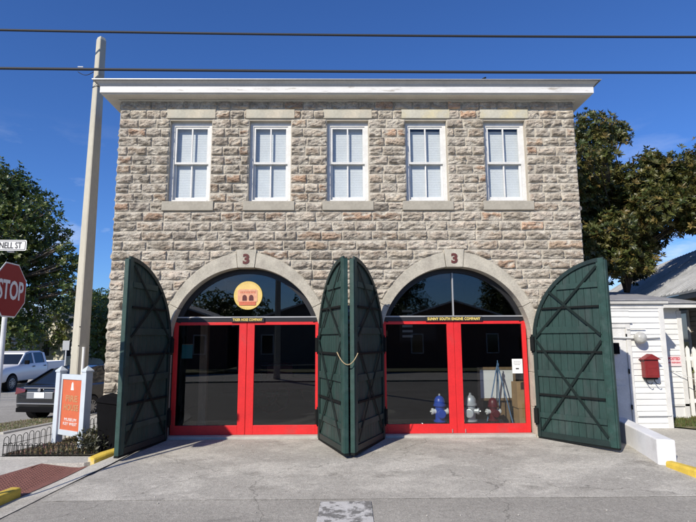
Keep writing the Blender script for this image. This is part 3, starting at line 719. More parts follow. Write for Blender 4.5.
# ------------------------------------------------------------------ green door leaves
def leaf(hx, dx, dy, inner, label):
    th = math.atan2(dy, dx)
    s = inner
    W = 1.5; Z0, ZS = .10, ZC
    def top(u, r_=W): 
        q = W-u
        return ZS + math.sqrt(max(0, r_*r_-q*q)) if abs(q) < r_ else ZS
    def zt(u): return top(u) - .0
    arc = [(W-W*math.cos(a), ZS+W*math.sin(a)) for a in [math.pi/2*i/22 for i in range(23)]]
    mb = MB(); poly = [(0.01,Z0+.01),(W-.01,Z0+.01)] + [(u-.0, z-.012) for u, z in arc[::-1]]
    # planks: vertical strips with small gaps
    mb = MB(); np_ = 11
    for i in range(np_):
        a, b = .02+(W-.04)*i/np_+.003, .02+(W-.04)*(i+1)/np_-.003
        za, zb2 = top(a)-.03, top(b)-.03
        mb.prism([(a,Z0+.02),(b,Z0+.02),(b,zb2),((a+b)/2,top((a+b)/2)-.03),(a,za)], -.02, .02)
    root = mb.build('door_leaf', M['green'], house, bevel=.003, seg=1)
    root.location = (hx, -.02, 0); root.rotation_euler = (0,0,th)
    root['label'] = label
    mb = MB(); mb.prism([(.01,Z0+.01),(W-.01,Z0+.01)]+[(u, z-.02) for u, z in arc[::-1]], -s*.021, -s*.027)
    mb.build('back_boards', M['greenframe'], root)
    yi, yo = s*.022, s*.047
    def bx(mb, u0, u1, z0, z1, d0=yi, d1=yo): mb.box(u0, u1, d0, d1, z0, z1)
    mb = MB()
    rin = W-.075
    for i in range(22):
        a0, a1 = math.pi/2*i/22, math.pi/2*(i+1)/22
        p = [(W-W*math.cos(a0), ZS+W*math.sin(a0)),(W-W*math.cos(a1), ZS+W*math.sin(a1)),(W-rin*math.cos(a1), ZS+rin*math.sin(a1)),(W-rin*math.cos(a0), ZS+rin*math.sin(a0))]
        mb.prism(p[::-1], yi, yo+s*.01)
    bx(mb, 0, .075, Z0, ZS, yi, yo+s*.01); bx(mb, .075, W-.11, Z0, Z0+.10)
    mb.build('leaf_frame', M['greenframe'], root, bevel=.004, seg=1)
    mb = MB(); bx(mb, W-.11, W-.002, Z0, ZS+W-.012, yi, yo+s*.014); bx(mb, W, W+.03, Z0+.0, ZS+W-.05, -s*.026, yo+s*.008)
    bx(mb, W-.145, W-.112, Z0+.02, ZS+W-.08, yi, yi+s*.025)
    mb.build('meeting_stile', M['greenedge'], root, bevel=.004, seg=1)
    def umin(z): return .075 if z < ZS else max(.075, W-math.sqrt(max(0,rin*rin-(z-ZS)**2)))
    for z, h_ in ((2.88,.10),(2.06,.12),(1.24,.12),(.46,.10)):
        mb = MB(); u0 = umin(z+h_)
        mb.box(u0, W-.146, yi, yi+s*.030, z, z+h_); mb.build('rail', M['green'], root, bevel=.003, seg=1)
    for z in (2.52,1.70,.88):
        mb = MB(); u0 = umin(z+.03); mb.box(u0, W-.146, yi, yi+s*.040, z, z+.035); mb.build('iron_bar', M['iron'], root)
    for (ua, za, ub, zb2) in ((.07,1.98,1.36,3.26),(.40,2.86,1.36,2.02),(.08,1.93,1.36,.26),(.10,.24,1.36,1.92)):
        mb = MB(); d = Vector((ub-ua,0,zb2-za)); l = d.length; ang = -math.atan2(d.z, d.x)
        off = .0 if zb2 > za else .010
        mb.box(0, l, s*(.0535+off*.7), s*(.0600+off*.7), -.022, .022, M=T((ua,0,za)) @ Matrix.Rotation(ang,4,'Y')); mb.build('brace', M['bracegreen'], root)
    mb = MB(); bx(mb, .01, W+.02, Z0-.035, Z0-.002, -s*.034, yo); mb.build('bottom_seal', M['iron'], root)
    for z in (.35, 1.72):
        mb = MB(); mb.box(-.03, .05, s*.03, s*.10, z, z+.28); mb.tube([(-.015,s*.05,z-.04),(-.015,s*.05,z+.32)], .02, 8); mb.build('hinge', M['iron'], root)
    return root
leaf(B1-HB+.02, -.30, -1.47, 1, 'dark green arched leaf in shade, standing open at the far left of the front')
leaf(B1+HB-.0, .49, -1.41, -1, 'sunlit green arched leaf, left one of the pair meeting between the bays')
leaf(B2-HB+.0, -.61, -1.37, 1, 'shaded green arched leaf, right one of the pair meeting between the bays')
leaf(B2+HB+.03, .93, -1.18, -1, 'wide open sunlit green leaf with black X braces at the far right of the front')
mb = MB(); pts = []
for i in range(13):
    t = i/12; a = at(337,352,-1.42); b = at(358,353,-1.42); p = a.lerp(b, t); p.z -= .20*(1-(2*t-1)**2); p.y -= .06*math.sin(math.pi*t)+.03; pts.append(p)
mb.tube(pts, .009, 6); tag(mb.build('rope', M['rope'], smooth=True), 'thin tan rope looped between the two green leaves that meet in the middle', 'rope')

# ------------------------------------------------------------------ things behind the glass
def hydrant(loc, body, label, rz=0, k=1.0):
    r_ = tag(empty('fire_hydrant', loc, rz), label, 'hydrant', 'fire hydrants shown behind the glass'); r_.scale = (k,k,k)
    mb = MB(); mb.lathe([(.13,0),(.13,.16),(.11,.165),(.11,.18)], 20); mb.build('base', M['blackplastic'], r_, bevel=.005)
    mb = MB(); mb.lathe([(.115,.18),(.115,.205),(.085,.21),(.083,.45),(.112,.455),(.112,.485),(.10,.49),(.098,.53),(.088,.58),(.06,.62),(.03,.635),(.026,.64)], 22)
    b_ = mb.build('barrel', M[body], r_, smooth=True)
    es = b_.modifiers.new('e','EDGE_SPLIT'); es.split_angle = R(40)
    mb = MB(); mb.lathe([(.02,.635),(.02,.665),(.006,.675)], 5); mb.build('operating_nut', M['hsilver'], r_)
    for a_ in (0, math.pi):
        mb = MB(); mt = T((0,0,.36)) @ RZ(a_) @ Matrix.Rotation(R(90),4,'Y')
        mb.lathe([(.045,.07),(.045,.12),(.058,.122),(.058,.15),(.05,.155)], 14, M=mt); mb.lathe([(.016,.15),(.016,.18)], 5, M=mt)
        mb.build('nozzle_cap', M['hwhite' if body != 'hsilver' else 'hsilver'], r_)
    mb = MB(); mt = T((0,0,.33)) @ RZ(R(-90)) @ Matrix.Rotation(R(90),4,'Y')
    mb.lathe([(.065,.06),(.065,.11),(.078,.112),(.078,.145),(.065,.15)], 16, M=mt); mb.build('pumper_cap', M[body], r_)
    return r_
hydrant((2.00,.50,.10), 'hblue', 'bright blue fire hydrant with white side caps, left of the red mullion', R(4), 1.12)
hydrant((2.63,.50,.10), 'hsilver', 'silver fire hydrant just right of the wide red mullion', R(-25), 1.14)
hydrant((3.16,.74,.10), 'hred', 'dark red fire hydrant with white caps under the blue easel', R(10), 1.0)
r_ = tag(empty('easel', (3.36,.98,.10)), 'blue tripod easel in front of a framed white board', 'easel')
for dx_, dy_ in ((-.33,-.12),(.26,-.12),(.0,.25)):
    mb = MB(); mb.tube([(dx_,dy_,0),(0,0,1.33)], .014, 8); mb.build('leg', M['easel'], r_)
mb = MB(); mb.tube([(0,-.02,.25),(0,-.02,1.40)], .012, 8); mb.box(-.02,.02,-.04,0,1.28,1.34); mb.build('mast', M['easel'], r_)
r_ = tag(empty('framed_board', (3.41,1.28,.62), 0), 'blank white board in a brown wooden frame behind the easel', 'framed board')
mb = MB()
for s_ in (-1,1): mb.box(s_*.42, s_*.365, -.03, .02, 0, .72)
mb.box(-.365,.365,-.03,.02,0,.055); mb.box(-.365,.365,-.03,.02,.665,.72); mb.build('frame', M['woodframe'], r_, bevel=.004)
mb = MB(); mb.box(-.365,.365,-.01,.01,.055,.665); mb.build('board', M['picture'], r_)
mb = MB(); mb.box(-.12,.28,.03,.4,-.52,-.005); mb.box(-.45,-.3,.03,.3,-.52,-.005); mb.build('support', M['woodframe'], r_)
mb = MB(); mb.box(3.68,4.02,.66,1.05,.10,.52); mb.box(3.66,4.02,.68,1.05,.525,1.05); tag(mb.build('cardboard_boxes', M['cardboard'], bevel=.006), 'tan cardboard carton standing in the right corner behind the glass', 'box')
mb = MB(); mb.box(2.9,3.5,.55,.62,.10,.155); mb.box(2.42,3.5,1.2,1.35,.1,.22); tag(mb.build('stone_ledge', M['slab'], bevel=.006), 'low pale stone ledge behind the silver and red hydrants', 'ledge')
r_ = tag(empty('paper_notice', (3.545,YF-.004,1.30)), 'white paper notice with a black bar taped inside the right glass door', 'notice')
mb = MB(); mb.box(-.105,.105,-.002,0,-.03,.255); mb.build('sheet', M['signwhite'], r_)
mb = MB()
mb.box(-.035,.03,-.0045,-.0025,.05,.075)
for k, wd in enumerate((.07,.075,.06)):
    for q in range(7): mb.box(-wd+.02*q*wd/.07, -wd+.02*q*wd/.07+.013*wd/.07, -.0045,-.0025,.20-.03*k,.208-.03*k)
mb.build('printed_lines', M['signblack'], r_)
r_ = tag(empty('notice_board', (-3.2,.55,1.72)), 'small teal board hanging behind the left edge of the left bay glass', 'board')
mb = MB(); mb.box(-.10,.12,0,.02,-.13,.15); mb.build('panel', M['teal'], r_)
mb = MB(); mb.box(-.10,.12,-.001,.021,.15,.165); mb.build('top_edge', M['woodframe'], r_)
mb = MB(); mb.tube([(1.62,.62,.11),(1.62,.62,.17),(1.90,.62,.17),(1.90,.62,.11)], .008, 6); mb.tube([(1.64,.7,.11),(1.64,.7,.25),(1.80,.62,.17)], .008, 6); tag(mb.build('metal_rack', M['chrome']), 'small bent metal rod rack on the floor left of the blue hydrant', 'rack')
# museum things far inside, faint through the tint
r_ = tag(empty('old_fire_cart', (-1.25,4.2,.10), R(20)), 'old fire cart dimly seen inside behind the left bay glass', 'cart')
mb = MB(); mb.box(-1.1,1.1,-.5,.5,.55,.85); mb.box(-.9,-.2,-.45,.45,.85,1.25); mb.build('body', M['hred'], r_, bevel=.03)
mb = MB(); mb.tube([(-1.05,-.5,.86),(-1.05,-.5,1.2),(1.05,-.5,1.2),(1.05,-.5,.86)], .02, 6); mb.build('handrail', M['chrome'], r_)
for xx, yy in ((-.75,-.56),(.75,-.56),(-.75,.56),(.75,.56)):
    mb = MB()
    mb.tube([(xx+.42*math.cos(t*math.pi/12),yy,.43+.42*math.sin(t*math.pi/12)) for t in range(25)], .025, 6, cap=False)
    for t in range(6): mb.tube([(xx,yy,.43),(xx+.42*math.cos(t*math.pi/3),yy,.43+.42*math.sin(t*math.pi/3))], .014, 5)
    mb.build('wheel', M['hred'], r_)
r_ = tag(empty('hanging_banner', (2.0,3.2,1.9)), 'pale framed chart on the interior partition behind the right bay glass', 'chart')
mb = MB(); mb.box(-.5,.45,0,.03,0,.95); mb.build('panel', M['darkwall'], r_); mb = MB()
for k in range(6): mb.box(-.42,-.15,-.004,-.001,.1+.13*k,.16+.13*k)
mb.build('stripes', M['greyline'], r_)

# ------------------------------------------------------------------ left corner: sign, fence, bin, pole, stop sign
P0, P1 = Vector((-5.62,.33,0)), Vector((-4.88,-.14,0))
dv = (P1-P0).normalized(); ang = math.atan2(dv.y, dv.x); ln = (P1-P0).length
r_ = tag(empty('post_sign', (P0.x,P0.y,-.05), ang), 'orange museum sign panel hung between two pale capped posts by the corner garden', 'sign')
for u in (0, ln):
    mb = MB(); mb.box(u-.07,u+.07,-.07,.07,0,1.42 if u else 1.40); z = 1.42 if u else 1.40
    mb.box(u-.085,u+.085,-.085,.085,z,z+.03); pst = mb.build('post', M['postpaint'], r_, bevel=.004)
    mb = MB(); mb.add([(u-.08,-.08,z+.031),(u+.08,-.08,z+.031),(u+.08,.08,z+.031),(u-.08,.08,z+.031),(u,0,z+.12)], [(0,1,4),(1,2,4),(2,3,4),(3,0,4),(0,3,2,1)]); mb.build('cap', M['postpaint'], pst)
mb = MB(); a0, a1 = .071, ln-.071
mb.box(a0,a1,-.03,.03,1.26,1.36); mb.box(a0,a1,-.03,.03,.20,.30); mb.box(a0,a0+.04,-.03,.03,.30,1.26); mb.box(a1-.04,a1,-.03,.03,.30,1.26)
mb.build('panel_frame', M['postpaint'], r_, bevel=.003)
mb = MB(); mb.box(a0+.04,a1-.04,-.015,.015,.30,1.26); pn = mb.build('panel', M['orange'], r_)
um = ln/2
text('FIRE', .12, .40, M['goldprint'], pn, T((um,-.018,.90)), 'lettering', .002, bold=.03)
text('HOUSE', .12, .48, M['goldprint'], pn, T((um,-.018,.73)), 'lettering', .002, bold=.03)
text('MUSEUM', .055, .40, M['signwhite'], pn, T((um,-.018,.50)), 'lettering', .002)
text('KEY WEST', .055, .46, M['signwhite'], pn, T((um,-.018,.42)), 'lettering', .002)
mb = MB(); mb.prism([(um-.05,1.06),(um+.05,1.06),(um+.035,1.13),(um+.03,1.18),(um,1.22),(um-.03,1.18),(um-.035,1.13)], -.019,-.0155); mb.build('helmet_emblem', M['signwhite'], pn)

def hoops(path, name, label, h=.33, step=.105):
    r_ = tag(empty(name, (path[0][0],path[0][1],-.07)), label, 'fence', 'low hoop fencing round the corner bed')
    o0 = Vector((*path[0],0)); mb = MB(); rl = MB()
    for a, b in zip(path[:-1], path[1:]):
        a = Vector((*a,0))-o0; b = Vector((*b,0))-o0; d = (b-a); n = max(1,int(d.length/(step*1.0))); t = d.normalized()
        for z in (.05,.20): rl.tube([a+Vector((0,0,z)), b+Vector((0,0,z))], .005, 5)
        for i in range(n):
            p = a + d*(i+.5)/n; hh = h*(1+.05*math.sin(i*2.1)); w2 = step*.40
            pts = [p-t*w2+Vector((0,0,-.04)), p-t*w2+Vector((0,0,hh-.05))]
            for k in range(1,6): th = math.pi - math.pi*k/6; pts.append(p+t*(w2*math.cos(th))+Vector((0,0,hh-.05+.05*math.sin(th))))
            pts += [p+t*w2+Vector((0,0,hh-.05)), p+t*w2+Vector((0,0,-.04))]
            mb.tube(pts, .006, 5)
    mb.build('hoops', M['iron'], r_); rl.build('rails', M['iron'], r_)
hoops([(-6.02,-.72),(-5.72,.5),(-5.44,2.2)], 'hoop_fence', 'low black wire hoop fence running back from the corner beside the sidewalk', .34, .13)
hoops([(-6.02,-.72),(-5.2,-.74),(-4.50,-.74),(-4.2,-.5)], 'hoop_fence', 'low black wire hoop fence along the front of the bed above the yellow kerb', .24, .085)
hoops([(-5.44,2.2),(-4.75,2.0)], 'hoop_fence', 'short run of black hoop fence behind the orange sign by the wall', .36, .13)

r_ = tag(empty('wheeled_bin', (-4.17,-.35,-.05)), 'black plastic bin with a sloping lid, half hidden behind the shaded green leaf', 'bin')
mb = MB(); rings = []
for z, a in ((0,.23),(.9,.285)):
    rings.append([(-a,-a,z + 0),(a,-a,z-(.08 if z else 0)),(a,a,z-(.08 if z else 0)),(-a,a,z)])
mb.loft(rings); mb.build('body', M['blackplastic'], r_, bevel=.02)
mb = MB(); mb.loft([[(-.30,-.30,.905),(.31,-.30,.825),(.31,.30,.825),(-.30,.30,.905)],[(-.30,-.30,.94),(.31,-.30,.86),(.31,.30,.86),(-.30,.30,.94)],[(-.2,-.2,1.03),(.2,-.2,.93),(.2,.2,.93),(-.2,.2,1.03)]]); mb.build('lid', M['blackplastic'], r_, bevel=.015)

# utility pole, square and tapering, standing behind the front line of the building
r_ = tag(empty('utility_pole', (-5.63,1.05,-.2), R(-32)), 'tall square tapering concrete utility pole left of the firehouse, rising past the eaves', 'pole')
mb = MB(); rings = []
for z, a in ((0,.140),(2.2,.130),(5,.112),(7.5,.093),(9.15,.08),(9.22,.062)):
    c = a*.16; rings.append([(-a+c,-a,z),(a-c,-a,z),(a,-a+c,z),(a,a-c,z),(a-c,a,z),(-a+c,a,z),(-a,a-c,z),(-a,-a+c,z)])
mb.loft(rings); mb.build('shaft', M['polemat'], r_)
mb = MB(); mb.tube([(.165,-.02,0),(.162,-.02,2.0)], .032, 10); mb.tube([(.162,-.02,2.0),(.162,-.02,2.03)], .036, 10); mb.build('conduit', M['housewhite'], r_)
mb = MB()
for z in (2.05,2.45,7.95): a = .143-.0064*z; mb.loft([[(-a,-a,z),(a,-a,z),(a,a,z),(-a,a,z)],[(-a,-a,z+.018),(a,-a,z+.018),(a,a,z+.018),(-a,a,z+.018)]])
mb.build('strap', M['iron'], r_)
# stop sign
sp = at(7.2,290,-3.2)
r_ = tag(empty('stop_sign', (sp.x,-3.2,-.05)), 'red octagonal stop sign with a white street name plate above it on a pale post', 'road sign')
mb = MB(); mb.lathe([(.032,0),(.032,3.06)], 14); mb.build('post', M['galv'], r_)
zc = at(11,290,-3.2).z+.05; Q = RZ(R(92))
mb = MB(); o8 = [(.405*math.cos(R(22.5+45*i)), zc+.405*math.sin(R(22.5+45*i))) for i in range(8)]; mb.prism(o8, -.045, -.040, 0, Q)
pl_ = mb.build('sign_plate', M['signwhite'], r_)
mb = MB(); o8 = [(.385*math.cos(R(22.5+45*i)), zc+.385*math.sin(R(22.5+45*i))) for i in range(8)]; mb.prism(o8, -.049, -.0455, 0, Q); mb.build('red_face', M['signred'], pl_)
text('STOP', .27, .60, M['signwhite'], pl_, Q @ T((0,-.052,zc)), 'lettering', .002, bold=.02)
mb = MB()
def rr(w_, h_, r0, n=5):
    pts = []
    for cx_, cy_, a0 in ((w_-r0,-h_+r0,-90),(w_-r0,h_-r0,0),(-w_+r0,h_-r0,90),(-w_+r0,-h_+r0,180)):
        for i in range(n+1): th = R(a0+90*i/n); pts.append((cx_+r0*math.cos(th), cy_+r0*math.sin(th)))
    return pts
zp = at(13,246,-3.2).z+.05
QP = T((-.075,-.02,0)) @ RZ(R(2))
mb.prism([(x, zp+z) for x, z in rr(.315,.075,.02)], -.04, -.036, 0, QP); np__ = mb.build('name_plate', M['signwhite'], r_)
mb = MB(); po = rr(.303,.064,.02); pi_ = rr(.296,.057,.015)
for i in range(len(po)):
    j = (i+1) % len(po); mb.prism([(po[i][0],zp+po[i][1]),(po[j][0],zp+po[j][1]),(pi_[j][0],zp+pi_[j][1]),(pi_[i][0],zp+pi_[i][1])], -.0425, -.0405, 0, QP)
mb.build('border', M['signblack'], np__)
text('GRINNELL ST', .088, .50, M['signblack'], np__, QP @ T((0,-.043,zp)), 'lettering', .0015, bold=.008)
mb = MB(); mb.box(-.03,.03,-.035,.035,zp-.09,zp-.07); mb.lathe([(.036,zp-.075),(.036,zp+.04)], 10); mb.build('bracket', M['galv'], r_)
# small sign far down the side street
r_ = tag(empty('parking_sign', (-13.1,15,-.35)), 'small grey sign on a thin post down the side street', 'road sign')
mb = MB(); mb.tube([(0,0,0),(0,0,2.2)], .03, 6); mb.build('post', M['galv'], r_); mb = MB(); mb.box(-.16,.16,-.04,-.035,1.85,2.3); mb.build('sign_plate', M['greyline'], r_)

# overhead cables
def cable(y0, pts_px, r, label, sag):
    mb = MB(); a = at(*pts_px[0], y0); b = at(*pts_px[1], y0); d = (b-a); pts = []
    for i in range(61):
        t = -3+7*i/60; p = a+d*t; p.z += sag*((t-.5)**2)-sag*.25; pts.append(p)
    mb.tube(pts, r, 8); return tag(mb.build('overhead_cable', M['cable'], smooth=True), label, 'cable', 'cables crossing the sky')
c1 = cable(.62, ((0,30),(696,37)), .027, 'upper black overhead cable, crossing clear sky above the roof', .16)
c2 = cable(.80, ((0,68.3),(696,72.6)), .032, 'lower thicker black overhead cable, just above the roof edge', .10)
mb = MB(); p = at(81,66.5,.78); mb.tube([p+Vector((-.07,0,-.01)), p+Vector((.05,0,-.012))], .012, 6); mb.build('splice', M['housewhite'], c2)
mb = MB(); p = at(80,73,.78); mb.tube([p+Vector((-.05+.36*i/8,0,-.08*math.sin(math.pi*i/8)+.03)) for i in range(9)], .008, 5); mb.build('loose_strand', M['cable'], c2)

# ------------------------------------------------------------------ vehicles
def wheel(mbr, mbm, x, y, z, r_, s_):
    mt = T((x,y,z)) @ Matrix.Rotation(R(90)*s_,4,'Y')
    mbr.lathe([(r_*.62,-.02),(r_*.66,.005),(r_*.9,.012),(r_,-.01),(r_,-.19),(r_*.9,-.21)], 26, M=mt)
    mbm.lathe([(r_*.64,-.03),(r_*.64,-.005),(r_*.58,.0),(r_*.56,-.02)], 26, M=mt)
    for k in range(10):
        mbm.box(.0, r_*.6, -.018, .018, -.02, .004, 0, mt @ RZ(k*math.pi/5))
    mbm.lathe([(r_*.13,-.01),(r_*.13,.01)], 12, M=mt)
def ring(w_, zb, zs, zt, wt, y):
    h = [(w_*.86,zb),(w_*.97,zb+.06),(w_,(zb+zs)*.5),(w_*.985,zs-.08),(w_*.93,zs),(wt,zt)]
    return [(x,y,z) for x, z in h] + [(-x,y,z) for x, z in h[::-1]]
def sedan(name, loc, rz, paint, label, plate=True):
    r_ = tag(empty(name, loc, rz), label, 'car', 'cars parked along the side street')
    mb = MB()
    mb.loft([ring(.70,.46,.84,.92,.52,0.0),ring(.82,.27,.90,1.0,.62,.07),ring(.89,.24,.93,1.04,.68,.35),ring(.91,.22,.95,1.03,.72,.9),ring(.915,.20,.95,1.0,.74,1.8),ring(.915,.20,.94,.98,.74,2.9),ring(.91,.20,.90,.96,.74,3.5),ring(.88,.20,.78,.86,.66,4.2),ring(.78,.28,.62,.70,.55,4.55)])
    b_ = mb.build('body', paint, r_, smooth=True, bevel=0); b_.modifiers.new('s','SUBSURF').levels = 1; b_.modifiers['s'].render_levels = 2
    mb = MB()
    def gr(w_, z, y): return [(w_,y,z),(-w_,y,z)]
    prof_ = [(.42,.68,1.0),(1.15,.56,1.38),(1.7,.54,1.44),(2.4,.54,1.44),(2.8,.56,1.38),(3.55,.70,.97)]
    rings = []
    for y, w_, z in prof_:
        rings.append([(.79,y if False else y,.96),(w_,y,z),(-w_,y,z),(-.79,y,.96)])
    mb.loft(rings); mb.build('windows', M['carglass'], r_, smooth=False, bevel=.02)
    mb = MB(); rings = []
    for y, w_, z in ((1.12,.55,1.375),(1.7,.545,1.452),(2.4,.545,1.452),(2.82,.555,1.375)):
        rings.append([(w_+.012,y,z-.03),(w_-.02,y,z+.012),(-w_+.02,y,z+.012),(-w_-.012,y,z-.03)])
    mb.loft(rings); mb.build('roof', paint, r_, bevel=.01)
    mb = MB()
    for s_ in (-1,1):
        for (ya, wa, za, yb, wb, zb2, t) in ((.36,.74,.99,1.15,.56,1.39,.09),(1.95,.80,.96,1.95,.55,1.44,.06),(3.6,.77,.96,2.8,.56,1.39,.06)):
            mb = MB(); mb.loft([[(s_*wa,ya-t,za),(s_*wa,ya+t,za),(s_*(wa-.03),ya+t,za),(s_*(wa-.03),ya-t,za)],[(s_*(wb+.012),yb-t,zb2),(s_*(wb+.012),yb+t,zb2),(s_*(wb-.02),yb+t,zb2),(s_*(wb-.02),yb-t,zb2)]]); mb.build('pillar', paint, r_)
    mr_, mm, ma = MB(), MB(), MB()
    for y in (.95,3.7):
        for s_ in (-1,1):
            wm, wr = MB(), MB(); wheel(wr, wm, s_*.94, y, .32, .32, s_); wo = wr.build('wheel', M['rubber'], r_); wm.build('rim', M['rim'], wo)
            ma = MB(); ma.lathe([(.36,-.30),(.36,.002),(.34,.004)], 26, M=T((s_*.912,y,.33)) @ Matrix.Rotation(R(90)*s_,4,'Y')); ma.build('wheel_well_disc', M['blackplastic'], r_)  # flat dark disc on the uncut body imitates the shaded wheel well
    for s_ in (-1,1):
        mb = MB(); mb.loft([[(s_*.82,.05,.74),(s_*.91,.34,.80),(s_*.91,.34,.90),(s_*.80,.06,.93)],[(s_*.44,-.03,.82),(s_*.6,.1,.80),(s_*.6,.1,.90),(s_*.44,-.02,.90)]]); mb.build('tail_light', M['tail'], r_, bevel=.01)
    mb = MB(); mb.box(-.48,.48,-.04,.02,.925,.945); mb.box(-.68,.68,-.03,.03,.50,.525); mb.lathe([(.045,0),(.045,.02)], 12, M=T((0,-.03,.88)) @ FLAT); mb.build('chrome_trim', M['chrome'], r_)
    mb = MB(); mb.box(-.70,.70,-.025,.1,.28,.40); mb.build('lower_bumper', M['blackplastic'], r_, bevel=.02)
    mb = MB(); mb.box(-.40,.40,-.02,.03,.64,.82); mb.build('plate_recess', M['rim'], r_, bevel=.01)
    mb = MB(); mb.box(-.155,.155,-.036,-.022,.665,.82); mb.build('number_plate', M['plate'], r_)
    return r_
sedan('parked_car', (-8.25,4.35,-.25), R(-10), M['cargrey'], 'dark grey sedan seen from behind, parked by the sidewalk beside the orange sign')
sedan('parked_car', (-9.0,10.6,-.28), R(-3), M['carblue'], 'blue car parked further up the side street, ahead of the dark sedan')

# white crew-cab pickup, nose towards the camera (local: front at -y)
r_ = tag(empty('pickup_truck', (-16.95,17.6,-.47), R(-1)), 'white crew-cab pickup truck parked on the far side of the side street', 'truck')
def pring(w_, zb, zt, y, wt=None):
    wt = wt or w_*.93
    h = [(w_*.93,zb),(w_,zb+.06),(w_,zb+(zt-zb)*.5),(w_*.985,zt-.10),(wt,zt)]
    return [(x,y,z) for x, z in h] + [(-x,y,z) for x, z in h[::-1]]
mb = MB(); mb.loft([pring(.90,.50,1.02,-2.85,.75),pring(.98,.45,1.12,-2.72,.82),pring(1.0,.45,1.20,-2.3,.86),pring(1.0,.45,1.25,-1.35,.9),pring(1.0,.45,1.27,-1.2,.93),pring(1.0,.45,1.27,.95,.95),pring(1.0,.45,1.27,1.1,.95)])
mb.build('body', M['carwhite'], r_, smooth=True).modifiers.new('e','EDGE_SPLIT').split_angle = R(50)
mb = MB(); mb.box(-1.0,1.0,1.14,2.95,.50,.80); mb.box(-1.0,-.92,1.14,2.95,.80,1.30); mb.box(.92,1.0,1.14,2.95,.80,1.30); mb.box(-.92,.92,2.88,2.95,.80,1.30); mb.box(-.92,.92,1.14,1.2,.8,1.3)
mb.build('cargo_bed', M['carwhite'], r_, bevel=.025)
mb = MB(); rings = []
for y, w_, z in ((-1.25,.86,1.26),(-.55,.76,1.80),(-.2,.75,1.86),(.7,.75,1.86),(.98,.78,1.78),(1.08,.85,1.26)):
    rings.append([(.93,y,1.24),(w_,y,z),(-w_,y,z),(-.93,y,1.24)])
mb.loft(rings); mb.build('windows', M['carglass'], r_, bevel=.01)
mb = MB(); rings = []
for y, w_, z in ((-.62,.775,1.79),(-.2,.77,1.875),(.7,.77,1.875),(1.02,.79,1.78)): rings.append([(w_+.01,y,z-.06),(w_-.05,y,z+.02),(-w_+.05,y,z+.02),(-w_-.01,y,z-.06)])
mb.loft(rings); mb.build('roof', M['carwhite'], r_, bevel=.01)
mb = MB()
for s_ in (-1,1):
    for (ya, wa, yb, wb, t) in ((-1.25,.93,-.58,.77,.05),(-.02,.955,-.02,.775,.06),(1.02,.95,.94,.79,.09)):
        mb = MB(); mb.loft([[(s_*wa,ya-t,1.24),(s_*wa,ya+t,1.24),(s_*(wa-.05),ya+t,1.24),(s_*(wa-.05),ya-t,1.24)],[(s_*(wb+.01),yb-t,1.80),(s_*(wb+.01),yb+t,1.80),(s_*(wb-.04),yb+t,1.80),(s_*(wb-.04),yb-t,1.80)]]); mb.build('pillar', M['carwhite'], r_)
for s_ in (-1,1):
    for y in (-1.85,1.95):
        wm, wr = MB(), MB(); wheel(wr, wm, s_*1.035, y, .38, .38, s_); wo = wr.build('wheel', M['rubber'], r_); wm.build('rim', M['rim'], wo)
    mb = MB(); mb.box(s_*.62,s_*.93,-2.92,-2.80,.86,1.02); mb.build('headlight', M['chrome'], r_, bevel=.02)
    mb = MB(); mb.box(s_*1.0,s_*1.22,-.98,-.88,1.25,1.45); mb.build('side_mirror', M['blackplastic'], r_, bevel=.02)
    for y in (-.15,.85): mb = MB(); mb.box(s_*1.0,s_*1.03,y-.09,y+.09,1.10,1.14); mb.build('door_handle', M['blackplastic'], r_)
for s_ in (-1,1):
    for y in (-1.85,1.95): mb = MB(); mb.lathe([(.45,-.25),(.45,.010),(.43,.012)], 26, M=T((s_*.995,y,.42)) @ Matrix.Rotation(R(90)*s_,4,'Y')); mb.build('wheel_well_disc', M['blackplastic'], r_)  # dark discs in place of the shaded hollows around the wheels
mb = MB(); mb.box(-.55,.55,-2.90,-2.8,.72,1.02); mb.box(-.96,.96,-2.97,-2.75,.42,.64); mb.build('grille_and_bumper', M['blackplastic'], r_, bevel=.02)

# ------------------------------------------------------------------ right side: annex, roofs, fence, mailbox, low wall
# low white wedge wall beside the driveway
r_ = MB()
A = (5.02,-1.86); Bp = (5.28,-1.93); Cc = (5.56,.10); D = (5.30,.16)
r_.add([(*A,-.12),(*Bp,-.12),(*Cc,-.05),(*D,-.05),(*A,.37),(*Bp,.36),(*Cc,.42),(*D,.43)], [(0,3,2,1),(4,5,6,7),(0,1,5,4),(1,2,6,5),(2,3,7,6),(3,0,4,7)])
tag(r_.build('low_wall', M['rwall'], bevel=.02), 'low whitewashed concrete wall between the apron and the side path', 'wall')

ax = tag(empty('white_annex', (0,0,0)), 'small white clapboard annex with flat grey roof to the right of the firehouse', 'building')
YA = 1.0; AX0, AX1, AZ0, AZ1 = 4.98, 7.05, .04, 2.70
def clapboards(mb, x0, x1, z0, z1, y, step=.125, cut=None):
    z = z0
    while z < z1-.01:
        zt = min(z1, z+step); spans = [(x0,x1)]
        if cut and z < cut[3]-.001 and zt > cut[2]: spans = [(x0,cut[0]),(cut[1],x1)]
        for a, b in spans:
            if b-a > .02: mb.add([(a,y-.022,z),(b,y-.022,z),(b,y-.004,zt),(a,y-.004,zt),(a,y+.0,z),(b,y+.0,z)], [(0,1,2,3),(0,4,5,1)])
        z = zt
    return mb
DR = (5.50,6.20,.06,2.18)
mb = MB(); mb.box(AX0,AX1,YA,YA+3.5,AZ0,AZ1-.01); clapboards(mb, 6.30, AX1-.09, AZ0, AZ1-.06, YA); clapboards(mb, AX0, 6.30, 2.30, AZ1-.06, YA); clapboards(mb, AX0, 5.40, AZ0, 2.30, YA)
mb.build('wall', M['clap'], ax)
